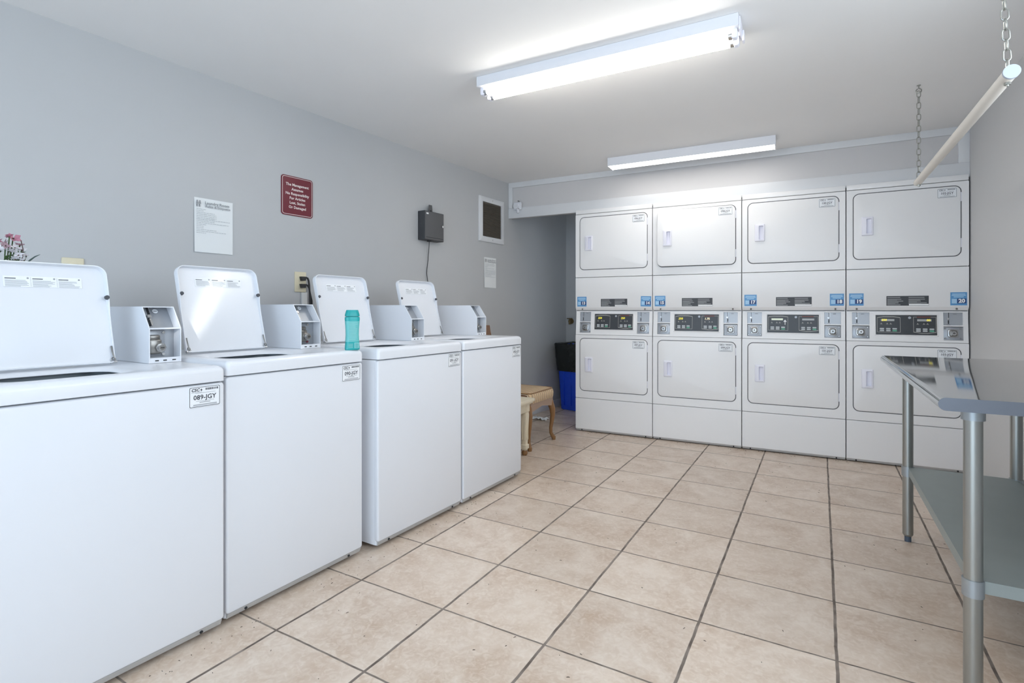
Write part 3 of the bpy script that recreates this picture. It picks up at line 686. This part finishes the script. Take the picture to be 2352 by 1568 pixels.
# dark grey lock box with its wire
k = on_lw('lock_box', 1.779, 1.624, .001); tag(k, 'small dark grey metal lock box on the left wall', 'lock box')
w, h, d = .221, .222, .07
put('box_body', MB().box(0, w, -d, 0, 0, h, 'boxdark', bev=.003), k)
b = MB(); b.slab(.004, w - .004, .004, h - .004, .003, -d - .003, -d, 'boxgrey', bev=.0015, n=2); b.flat(.014, w - .012, .018, .0215, -d - .0034, 'dark')
dr = put('box_door', b, k)
put('lock_knob', MB().cyl((.197, -d - .003, .118), (.197, -d - .012, .118), .0105, 'steel', r1=.009, n=18), dr)
put('sticker', MB().box(.016, .040, -d - .004, -d - .003, h - .026, h - .015, 'white'), dr)
b = MB(); b.prism([(.088, h), (.136, h), (.128, h + .060), (.096, h + .060)], -.03, -.024, 'boxgrey', axis='y'); b.cyl((.112, -.031, h + .014), (.112, -.034, h + .014), .006, 'dark', n=10)
put('hanger_tab', b, k)
b = MB(); b.cyl((.09, -.035, 0), (.09, -.035, -.006), .018, 'dark', n=14)
wp = [(.09, -.035, 0), (.092, -.03, -.05), (.097, -.02, -.10), (.102, -.012, -.15), (.094, -.010, -.20), (.088, -.010, -.25), (.097, -.010, -.30), (.112, -.010, -.36), (.12, -.010, -.42), (.12, -.010, -.55)]
sp = []
for i in range(len(wp) - 1):
    for j in range(3): sp.append(tuple(Vector(wp[i]).lerp(Vector(wp[i + 1]), j / 3)))
sp.append(wp[-1]); b.tube(sp, .003, 'cable', n=6); put('cable', b, k)
# outlets
def outlet(s, z, label, group):
    o = on_lw('wall_outlet', s, z, .001); tag(o, label, 'outlet', group)
    put('cover_plate', MB().slab(0, .078, 0, .122, .004, -.006, 0, 'beige', bev=.003, n=3), o)
    for q in (.022, .066):
        b = MB(); b.slab(.022, .056, q, q + .034, .012, -.0085, -.004, 'beige', bev=.001, n=4)
        for x in (.032, .044): b.flat(x, x + .003, q + .014, q + .024, -.0088, 'dark')
        b.cyl((.0395, -.0085, q + .008), (.0395, -.0089, q + .008), .003, 'dark', n=8); put('socket', b, o)
    return o
outlet(.716, 1.194, 'beige wall outlet with two black plugs, below the maroon sign', 'beige wall outlets')
outlet(-.395, 1.188, 'beige wall plate just above the nearest washer lid', 'beige wall outlets')
for q, z in enumerate((1.277, 1.233)):
    c = on_lw('power_cord', .757, z, 0); tag(c, ('upper' if q == 0 else 'lower') + ' black plug and cord in the outlet below the maroon sign', 'power cord', 'black power cords')
    b = MB(); b.prism([(-.014, .010), (.020, .010), (.015, -.014), (-.008, -.014)], -.034, -.0098, 'cable', axis='y'); b.box(.010, .026, -.030, -.016, .0, .010, 'cable', bev=.002)
    put('plug', b, c)
    x1 = .050 + .014 * q; pts = [(.022, -.023, .005), (.034, -.024, .002), (.041 + .004 * q, -.024, -.014), (.045 + .004 * q, -.024, -.04), (x1, -.022, -.09), (x1 + .004, -.02, -.15), (x1 + .004, -.02, -.45), (x1 - .01, -.02, -.75), (x1 - .02, -.02, -z + .02)]
    sp = []
    for i in range(len(pts) - 1):
        for j in range(3): sp.append(tuple(Vector(pts[i]).lerp(Vector(pts[i + 1]), j / 3)))
    sp.append(pts[-1]); b = MB(); b.tube(sp, .0055, 'cable', n=8); put('cord', b, c)
rc = on_lw('cable_raceway', .757, 0, .0005); tag(rc, 'pale vertical cable raceway running down from the plugged outlet', 'raceway'); 
put('channel', MB().box(0, .040, -.016, 0, 0, 1.192, 'race', bev=.003), rc)

# ---------------------------------------------------------------- flowers behind the first washer's lid
def make_flowers():
    base = Vector((-.575, -3.735, .8985)); t = empty('flower_vase', tuple(base)); tag(t, 'pink and white artificial flowers in a vase behind the nearest washer lid', 'flowers')
    b = MB(); b.lathe([(.001, 0), (.03, 0), (.034, .02), (.046, .08), (.040, .13), (.028, .17), (.034, .19), (.030, .19), (.024, .17), (.001, .1)], 'vase', n=20); put('vase', b, t)
    rnd = random.Random(11)
    def petal_flower(m, r, npet):
        b = MB()
        for q in range(npet):
            a = 2 * PI * q / npet + rnd.uniform(-.2, .2); L_ = r * rnd.uniform(.85, 1.15); up = rnd.uniform(.2, .7)
            d = Vector((math.cos(a), math.sin(a), up)).normalized(); s_ = Vector((-math.sin(a), math.cos(a), 0)) * L_ * .32
            p1 = d * L_ * .55; p2 = d * L_ + Vector((0, 0, -.1 * L_))
            b.add([(0, 0, 0), tuple(p1 + s_ + Vector((0, 0, .05 * L_))), tuple(p2), tuple(p1 - s_ + Vector((0, 0, .05 * L_))), tuple(p1 - Vector((0, 0, .06 * L_)))], [(0, 1, 4), (1, 2, 4), (2, 3, 4), (3, 0, 4)], m)
        b.lathe([(.001, -.003), (r * .14, 0), (r * .1, r * .15), (.001, r * .18)], 'twig', n=8)
        return b
    st = MB(); lf = MB()
    spots = [((-.005, .034, .425), 'petalp', .026, 5), ((.005, .012, .405), 'petald', .022, 6), ((.02, .030, .392), 'petalw', .018, 7), ((.025, .046, .386), 'petalw', .016, 7), ((.0, .050, .404), 'petald', .018, 6),
             ((.03, .016, .378), 'petalw', .020, 7), ((-.005, -.01, .412), 'petalp', .022, 6), ((.03, -.02, .385), 'petalw', .022, 7), ((.0, -.05, .40), 'petald', .024, 6), ((.025, .058, .368), 'petalw', .015, 6), ((-.03, .0, .41), 'petalp', .022, 6),
             ((.032, .036, .368), 'petalw', .017, 7), ((.028, .004, .396), 'petald', .018, 6), ((.03, .050, .352), 'petalw', .014, 6), ((.015, -.035, .42), 'petalp', .022, 6), ((.035, .026, .354), 'petalw', .016, 7), ((.02, -.07, .38), 'petalw', .022, 7), ((.01, .020, .43), 'petalp', .016, 5)]
    for p, m, r, npt in spots:
        mid = (p[0] * .5, p[1] * .5, .26); st.tube([(0, 0, .08), (p[0] * .2, p[1] * .2, .19), mid, p], .0018, 'leaf', n=5)
        put('flower_head', petal_flower(m, r, npt), t, p, (rnd.uniform(-.5, .5), rnd.uniform(.2, .9), rnd.uniform(0, 6)))
    st.tube([(0, 0, .15), (.02, .035, .30), (.03, .046, .36), (.03, .048, .39), (.02, .046, .42)], .0014, 'twig', n=5)
    put('stems', st, t)
    for q in range(60):
        a = rnd.uniform(0, 2 * PI); rad = rnd.uniform(.01, .05); p = Vector((math.cos(a) * rad, math.sin(a) * rad, rnd.uniform(.27, .385))); d = Vector((math.cos(a), math.sin(a), rnd.uniform(-.2, .6))).normalized() * rnd.uniform(.02, .034); s_ = Vector((-d.y, d.x, 0)).normalized() * .006
        lf.add([tuple(p), tuple(p + d * .5 + s_ + Vector((0, 0, .004))), tuple(p + d), tuple(p + d * .5 - s_ + Vector((0, 0, .004)))], [(0, 1, 2), (0, 2, 3)], 'leaf')
    put('foliage', lf, t)
    b = MB(); A_, B_, C_ = Vector((0, 0, .17)), Vector((.004, .045, .352)), Vector((.012, .10, .378))
    rs = []
    for i in range(9):
        u = i / 8; p = A_.lerp(B_, u).lerp(B_.lerp(C_, u), u); ww = .007 * (1 - u) ** .7 + .0006; rs.append([tuple(p + Vector((ww * .3, -.3 * ww, ww))), tuple(p + Vector((-.003, 0, 0))), tuple(p - Vector((ww * .3, -.3 * ww, ww))), tuple(p + Vector((.002, 0, 0)))])
    b.rings(rs, 'leafd'); put('blade_leaf', b, t)
make_flowers()

# ---------------------------------------------------------------- junction box on the trim, valve on the back wall
j = empty('junction_box', (-.637, .0185, 2.022)); tag(j, 'small white electrical box on the trim by the left corner', 'junction box')
put('box_body', MB().box(.012, .090, -.022, 0, .018, .088, 'fixt', bev=.003), j)
b = MB(); b.cyl((.042, -.022, .05), (.042, -.040, .05), .026, 'fixt', n=20); b.cyl((.042, -.040, .05), (.042, -.043, .05), .018, 'trim', n=16); put('round_cover', b, j)
b = MB(); b.cyl((.052, -.012, .022), (.052, -.012, -.012), .013, 'fixt', n=14); put('conduit_stub', b, j)
for x, z in ((.066, .026), (.06, .112)): put('screw', cached('jb_screw', lambda: MB().cyl((0, 0, 0), (0, -.026, 0), .004, 'lockmetal', n=8)), j, (x, 0, z - (.012 if z > .1 else 0)))
vv = empty('wall_mounted_tap', (-.517, 1.2155, .955)); tag(vv, 'small tarnished brass tap fitting on the wall above the recycling bin', 'tap')
b = MB(); b.cyl((0, 0, 0), (0, -.01, 0), .032, 'brass', n=18); b.cyl((0, -.01, 0), (0, -.06, 0), .014, 'brass', n=14); b.cyl((0, -.05, .0), (0, -.05, -.035), .012, 'brass', n=12); put('tap_body', b, vv)
b = MB(); b.cyl((0, -.05, .0), (0, -.05, .03), .006, 'brass', n=10); b.tube([(.03 * math.cos(2 * PI * i / 14) + .0, -.05 + .03 * math.sin(2 * PI * i / 14), .032) for i in range(14)], .005, 'brass', n=6, close=True); b.box(-.03, .03, -.053, -.047, .029, .034, 'brass'); put('tap_handle', b, vv)

# ---------------------------------------------------------------- recycling bin
bi = empty('recycling_bin', (-.345, .985, 0), R(-14)); tag(bi, 'blue recycling bin lined with a black bag, in the dim alcove', 'bin')
def bsec(hw, z, r=.05): return [(x, y, z) for x, y in rrect(-hw, hw, -hw * .82, hw * .82, r, 5)]
b = MB(); b.rings([bsec(.150, 0), bsec(.158, .006), bsec(.182, .46), bsec(.196, .705), bsec(.203, .705), bsec(.203, .69), bsec(.19, .69)][:4] + [bsec(.184, .705), bsec(.150, .03)], 'bin')
for x in (-.09, .0, .09): b.box(x - .006, x + .006, -.151, -.118, .05, .44, 'bin', bev=.002)
put('bin_body', b, bi)
b = MB(); rs = []; rnd = random.Random(8)
for i, (hw, z) in enumerate(((.188, .43), (.1905, .445), (.194, .50), (.199, .57), (.205, .65), (.209, .712), (.202, .724), (.180, .714), (.165, .55), (.10, .42))):
    ring = bsec(hw, z)
    rs.append([(x * (1 + rnd.uniform(-.004, .05)), y * (1 + rnd.uniform(-.004, .06)), zz + (rnd.uniform(-.012, .012) if i < 2 else rnd.uniform(-.004, .004))) for x, y, zz in ring])
b.rings(rs, 'bag', cap0=False); put('bag', b, bi)

# ---------------------------------------------------------------- stool, bench, board, scrap
st = empty('upholstered_stool', (-.262, -.605, 0), R(-2)); tag(st, 'low stool with striped cushion and brown curved wooden legs', 'stool')
b = MB(); rs = []
for z, ins in ((.355, .010), (.358, .002), (.375, -.004), (.405, -.006), (.425, -.002), (.437, .010), (.444, .035), (.450, .09), (.452, .15)):
    rs.append([(x, y, z) for x, y in rrect(-.222 + ins, .222 - ins, -.218 + ins, .218 - ins, max(.05 - ins * .3, .02), 5)])
b.rings(rs, 'stripe')
cu = put('seat_cushion', b, st)
b = MB(); b.tube([(x, y, .437) for x, y in rrect(-.216, .216, -.212, .212, .05, 5)], .0045, 'wood', n=6, close=True); put('piping', b, cu)
b = MB()
for sx_, sy_ in ((0, -1), (0, 1), (1, 0), (-1, 0)):
    pts = []
    for i in range(13):
        u = -1 + 2 * i / 12; zz = .290 + .028 * (1 - abs(u)) ** 1.0 * (1 if True else 0)
        pts.append((u * .195, zz))
    loop = pts + [(.195, .362), (-.195, .362)]
    if sx_ == 0: b.prism(loop, sy_ * .205 - .01, sy_ * .205 + .01, 'apron', axis='y')
    else: b.prism(loop, sx_ * .205 - .01, sx_ * .205 + .01, 'apron', axis='x')
put('apron', b, st)
for sx_ in (-1, 1):
    for sy_ in (-1, 1):
        b = MB(); prof = [(.190, .34, .024), (.196, .30, .027), (.206, .26, .026), (.208, .21, .021), (.202, .15, .0165), (.196, .10, .0145), (.197, .06, .0145), (.206, .035, .016), (.214, .020, .019), (.214, .006, .017), (.208, 0, .012)]
        b.tube([(sx_ * x, sy_ * x, z) for x, z, r in prof], [r for x, z, r in prof], 'wood', n=12); put('leg', b, st)
be = empty('low_bench', (-.262, -1.112, 0)); tag(be, 'cream painted low bench with fluted legs, beside the far washer', 'bench')
b = MB(); b.box(-.290, .290, -.205, .205, .405, .430, 'cream', bev=.005); b.box(-.278, .278, -.193, .193, .392, .406, 'cream', bev=.004); put('bench_top', b, be)
b = MB()
for y in (-.17, .17): b.box(-.22, .22, y - .01, y + .01, .325, .392, 'cream', bev=.003)
for x in (-.235, .235): b.box(x - .01, x + .01, -.16, .16, .325, .392, 'cream', bev=.003)
put('apron', b, be)
for x in (-.220, .220):
    for y in (-.172, .172):
        b = MB(); rs = []
        for z, hw in ((.392, .030), (.33, .030), (.322, .024), (.30, .026), (.12, .020), (.085, .018), (.080, .026), (.052, .026), (.046, .018), (.04, .018)):
            rs.append([(px, py, z) for px, py in rrect(-hw, hw, -hw, hw, hw * .25, 2)])
        b.rings(rs, 'cream')
        for q in (-.009, .009): b.box(q - .002, q + .002, -.0255, .0255, .12, .29, 'cream'); b.box(-.0255, .0255, q - .002, q + .002, .12, .29, 'cream')
        l = put('leg', b, be, (x, y, 0)); put('leg_foot', cached('bench_foot', lambda: MB().lathe([(.001, 0), (.015, 0), (.021, .008), (.023, .02), (.018, .034), (.016, .042), (.001, .042)], 'wood', n=14)), l)
bo = empty('wooden_board', (-.562, -.60, 0), R(80)); tag(bo, 'narrow tapered brown wooden board standing behind the far washer', 'board')
b = MB(); b.rings([[(x0, y, z) for x0, y in ((-hw - .012 * 0, -.012), (hw2, -.012), (hw2, .012), (-hw, .012))] for z, hw, hw2 in ((0, .055, .075), (.87, .055, .034), (.905, .055, .022), (.952, .05, .012), (.956, .045, .008))], 'darkwood'); put('plank', b, bo)
ps = empty('paper_scrap', (-.483, .284, 0)); tag(ps, 'crumpled scrap of white paper on the floor behind the stool', 'paper')
b = MB(); rnd = random.Random(21); n = 6; vs = []; fs = []
for i in range(n + 1):
    for jj in range(n + 1): vs.append((-.075 + .15 * i / n + rnd.uniform(-.01, .01), -.05 + .1 * jj / n + rnd.uniform(-.01, .01), rnd.uniform(0.001, .028)))
for i in range(n):
    for jj in range(n): a = i * (n + 1) + jj; fs.append((a, a + n + 1, a + n + 2, a + 1))
b.add(vs, fs, 'paper'); put('crumpled_sheet', b, ps)
# lint and grit scattered over the tiles
b = MB(); rnd = random.Random(5)
def speck(x, y, L_, ww, a):
    d = Vector((math.cos(a), math.sin(a), 0)) * L_ / 2; s_ = Vector((-math.sin(a), math.cos(a), 0)) * ww / 2; p = Vector((x, y, 0))
    b.add([tuple(p - d - s_), tuple(p + d - s_), tuple(p + d + s_), tuple(p - d + s_), tuple(p + Vector((0, 0, .0025)))], [(0, 1, 4), (1, 2, 4), (2, 3, 4), (3, 0, 4)], 'debris')
for i in range(170):
    x, y = rnd.uniform(.1, 2.5), rnd.uniform(-4.2, -.1); speck(x, y, rnd.uniform(.003, .013), rnd.uniform(.0012, .003), rnd.uniform(0, PI))
for i in range(80):
    s_ = rnd.uniform(-3.9, -1.45); x = .02 + .0625 * (s_ + 3.9) * .95 + abs(rnd.gauss(0, .022)); speck(x, s_, rnd.uniform(.002, .008), rnd.uniform(.001, .003), rnd.uniform(0, PI))
for i in range(60): speck(rnd.uniform(0, 2.2), -abs(rnd.gauss(0, .025)), rnd.uniform(.004, .012), rnd.uniform(.003, .007), rnd.uniform(0, PI))
tag(put('floor_lint', b), 'dark specks of lint and grit scattered over the floor tiles', 'lint', kind='stuff')

# ---------------------------------------------------------------- stainless work table
TA = R(-2.13)   # its long edge runs almost along y
wt = empty('work_table', (2.0589, -2.761, 0), TA); tag(wt, 'stainless steel work table with undershelf along the right wall', 'table')
TL, TD, TZ = 1.452, .548, .86
def toploop():
    r = .0168; zc = TZ - r
    left = [(r - r * math.sin(a), zc + r * math.cos(a)) for a in [PI * i / 10 for i in range(11)]]
    right = [(TD - r + r * math.sin(a), zc - r * math.cos(a)) for a in [PI * i / 10 for i in range(11)]]
    return left + right
b = MB(); lp = toploop(); b.rings([[(x, y, z) for x, z in lp] for y in (.001, TL - .001)], 'stainless', cap0=False, cap1=False)
tp = put('tabletop', b, wt)
for y0, y1 in ((0, .0012), (TL - .0012, TL)):
    b = MB(); b.prism(lp, y0, y1, 'endm', axis='y'); put('end_cap', b, tp)
lx0, lx1, ly0, ly1 = .098, .478, .145, TL - .105
b = MB(); hx, hy = .0, .0
b.box(lx0, lx1, ly0, ly1, .346, .350, 'galvs'); 
for a in ((lx0, lx1, ly0, ly0 + .003), (lx0, lx1, ly1 - .003, ly1), (lx0, lx0 + .003, ly0, ly1), (lx1 - .003, lx1, ly0, ly1)): b.box(*a, .316, .346, 'galvs')
put('undershelf', b, wt)
for x in (lx0, lx1):
    for y in (ly0, ly1):
        b = MB(); b.cyl((0, 0, .034), (0, 0, TZ - .03), .0212, 'galvl', n=28); b.cyl((0, 0, .026), (0, 0, .034), .0165, 'galvl', r1=.0212, n=28); l = put('leg', b, wt, (x, y, 0))
        put('leg_foot', cached('table_foot', lambda: MB().cyl((0, 0, 0), (0, 0, .03), .0135, 'footp', n=18)), l)
        put('shelf_collar', cached('table_collar', lambda: MB().cyl((0, 0, .306), (0, 0, .352), .0245, 'galv', n=28)), l)
        put('top_socket', cached('table_socket', lambda: MB().cyl((0, 0, .786), (0, 0, TZ - .022), .0265, 'galv', n=28)), l)

# ---------------------------------------------------------------- hanging rod on two chains
P0, P1 = Vector((2.299, -2.412, 1.790)), Vector((2.335, -.880, 1.783))
hr = empty('hanging_rod', tuple(P0)); tag(hr, 'white hanging rod slung from the ceiling on two chains', 'hanging rod')
dv = (P1 - P0)
put('rod', MB().cyl((0, 0, 0), tuple(dv), .0185, 'rod', n=28), hr)
b = MB(); u = dv.normalized(); b.cyl(tuple(-u * .006), tuple(u * .004), .0205, 'capend', n=28); put('end_cap', b, hr)
def link():
    b = MB(); pts = [(.0085 * math.cos(a), 0, .0090 + .0085 * math.sin(a)) for a in [PI * i / 8 for i in range(9)]] + [(.0085 * math.cos(a), 0, -.0090 + .0085 * math.sin(a)) for a in [PI + PI * i / 8 for i in range(9)]]
    b.tube(pts, .0021, 'chain', n=7, close=True); return b
for off, top in ((u * .035, Vector((2.284, -2.372, H))), (u * (dv.length - .035), Vector((2.336, -.905, H)))):
    lo = P0 + off + Vector((0, 0, .0185)); dd = top - lo
    b = MB(); b.cyl(tuple(off - Vector((0, 0, .030))), tuple(off + Vector((0, 0, .030))), .004, 'chain', n=10); b.cyl(tuple(off - Vector((0, 0, .0255))), tuple(off - Vector((0, 0, .0185))), .0085, 'chain', n=6); b.cyl(tuple(off + Vector((0, 0, .0185))), tuple(off + Vector((0, 0, .0225))), .0085, 'chain', n=12); put('eye_bolt', b, hr)
    a0 = off + Vector((0, 0, .034)); a1_ = top - P0 - Vector((0, 0, .048)); span = a1_ - a0; pitch = .0308; cnt = max(3, round(span.length / pitch)); q0 = span.to_track_quat('Z', 'Y')
    hk = MB(); tp_ = top - P0; hk.cyl(tuple(tp_), tuple(tp_ - Vector((0, 0, .018))), .003, 'chain', n=8); hk.cyl(tuple(tp_), tuple(tp_ - Vector((0, 0, .002))), .010, 'chain', n=12)
    hk.tube([tuple(tp_ + Vector((.012 * math.sin(a), 0, -.030 + .012 * math.cos(a)))) for a in [2 * PI * .93 * i / 16 for i in range(17)]], .003, 'chain', n=7)
    h_ = put('chain', hk, hr)
    for i in range(cnt + 1):
        p = a0 + span * (i / cnt); rot = (q0.to_matrix().to_4x4() @ Matrix.Rotation(PI / 2 * (i % 2) + .35, 4, 'Z')).to_euler()
        put('chain_link', cached('chain_link', link), h_, tuple(p), rot)

# ---------------------------------------------------------------- ceiling lights
def tube_light(loc, rz, label, tm='tube'):
    f1 = empty('tube_light', loc, rz); tag(f1, label, 'ceiling light', 'ceiling lights')
    L1, W1_ = 1.268, .150
    b = MB(); b.prism([(0, 0), (0, -.050), (W1_ * .40, -.050), (W1_ * .5, -.062), (W1_ * .6, -.050), (W1_, -.050), (W1_, 0)], 0, L1, 'fixt'); put('housing', cached('strip_housing', lambda: b), f1)
    for y in (.040, W1_ - .040):
        for x in (.006, L1 - .030):
            put('lamp_holder', cached('strip_holder', lambda: MB().slab(0, .024, -.088, -.046, .008, -.014, .014, 'plastic', bev=.003, n=3)), f1, (x, y, 0))
        tu = put('tube', cached('strip_' + tm, lambda: MB().cyl((.026, 0, -.072), (L1 - .026, 0, -.072), .0155, tm, n=20)), f1, (0, y, 0))
        for x0 in (.026, L1 - .042): put('tube_cap', cached('strip_tube_cap', lambda: MB().cyl((0, 0, -.072), (.016, 0, -.072), .016, 'steel', n=20)), tu, (x0, 0, 0))
    put('end_plate', cached('strip_end', lambda: MB().box(L1, L1 + .006, .02, W1_ - .02, -.060, -.004, 'plastic', bev=.002)), f1)
    put('end_bracket', cached('strip_bracket', lambda: MB().box(L1 + .006, L1 + .014, W1_ - .055, W1_ - .02, -.075, -.03, 'plastic', bev=.002)), f1)
    return f1
tube_light((.262, -2.118, H - .001), R(-.7), 'long fluorescent strip light with two bare tubes, in the middle of the ceiling')
tube_light((1.06, -4.60, H - .001), 0, 'unseen fluorescent strip light overhead, behind the hanging rod and out past the near table end', 'tube_unseen')  # added above the camera for light, placed from a reflection in the dryer doors
f2 = empty('box_light', (.420, -.362, H - .001)); tag(f2, 'white box ceiling light with lit diffuser, close to the dryers', 'ceiling light', 'ceiling lights')
L2, W2_ = 1.200, .135
b = MB(); b.prism([(0, 0), (0, -.066), (.004, -.066), (.004, -.006), (W2_ - .004, -.006), (W2_ - .004, -.066), (W2_, -.066), (W2_, 0)], 0, L2, 'fixt'); put('housing', b, f2)
for x0 in (-.005, L2): put('end_plate', cached('box_light_end', lambda: MB().box(0, .005, -.002, W2_ + .002, -.070, 0, 'fixt')), f2, (x0, 0, 0))
put('diffuser', MB().box(.002, L2 - .002, .005, W2_ - .005, -.064, -.056, 'diff'), f2)

# ---------------------------------------------------------------- daylight
w_ = bpy.data.worlds.new('sky'); SC.world = w_; w_.use_nodes = True
bg = w_.node_tree.nodes['Background']; bg.inputs['Color'].default_value = (.72, .86, 1.0, 1); bg.inputs['Strength'].default_value = 1.2
def area(name, loc, rot, sx, sy, power, col):
    l = bpy.data.lights.new(name, 'AREA'); l.shape = 'RECTANGLE'; l.size = sx; l.size_y = sy; l.energy = power; l.color = col
    o = bpy.data.objects.new(name, l); COL.objects.link(o); o.location = loc; o.rotation_euler = rot; return o
area('added_doorway_daylight', ((DX0 + DX1) / 2, Y0 - .06, DZ / 2), (R(90), 0, 0), DX1 - DX0 - .04, DZ - .04, 17.5, (.60, .79, 1.0))  # lamp in the added doorway, for daylight from behind the camera
area('added_window_fill', (rwx(-3.2) + .14, (WY0 + WY1) / 2, (WZ0 + WZ1) / 2), (R(90), 0, R(90)), WY1 - WY0, WZ1 - WZ0, 10.5, (.86, .94, 1.0))  # fill lamp outside the added right-wall window
area('added_alcove_light', ((AX0 + AX1) / 2, Y1 + .12, (AZ0 + AZ1) / 2), (R(90), 0, R(180)), AX1 - AX0, AZ1 - AZ0, 0.7, (.72, .84, 1.0))  # lamp outside the added alcove window, for its bluish light
sp_ = bpy.data.lights.new('sun_glint', 'SPOT'); sp_.energy = 420; sp_.color = (1, .97, .9); sp_.spot_size = R(5.4); sp_.spot_blend = 1.0; sp_.shadow_soft_size = .02
so = bpy.data.objects.new('sun_glint', sp_); COL.objects.link(so); so.location = (2.55, -6.6, 2.25)
tgt = Vector((-.392, -3.165, 1.09)); so.rotation_euler = (tgt - so.location).to_track_quat('-Z', 'Y').to_euler(); so.rotation_euler = (so.rotation_euler.to_matrix() @ Matrix.Rotation(R(-12), 3, 'Z')).to_euler(); so.scale = (.15, 1, 1)

# ---------------------------------------------------------------- camera and view
cd = bpy.data.cameras.new('camera'); cam = bpy.data.objects.new('camera', cd); COL.objects.link(cam)
cam.location = (1.7232, -4.4886, 1.0861); cam.rotation_euler = (R(90), 0, .4856)
cd.sensor_width = 36; cd.sensor_fit = 'HORIZONTAL'; cd.lens = 1216.4152 * 36 / 2352; cd.shift_y = -72.6283 / 2352; cd.clip_start = .02
SC.camera = cam
vs_ = SC.view_settings; vs_.view_transform = 'Standard'; vs_.look = 'None'; vs_.gamma = 1; vs_.exposure = 0.73; vs_.use_curve_mapping = False
SC.cycles.use_denoising = True; SC.cycles.use_adaptive_sampling = True; SC.cycles.adaptive_threshold = 0.025; SC.cycles.max_bounces = 8; SC.cycles.diffuse_bounces = 6; SC.cycles.sample_clamp_indirect = 6
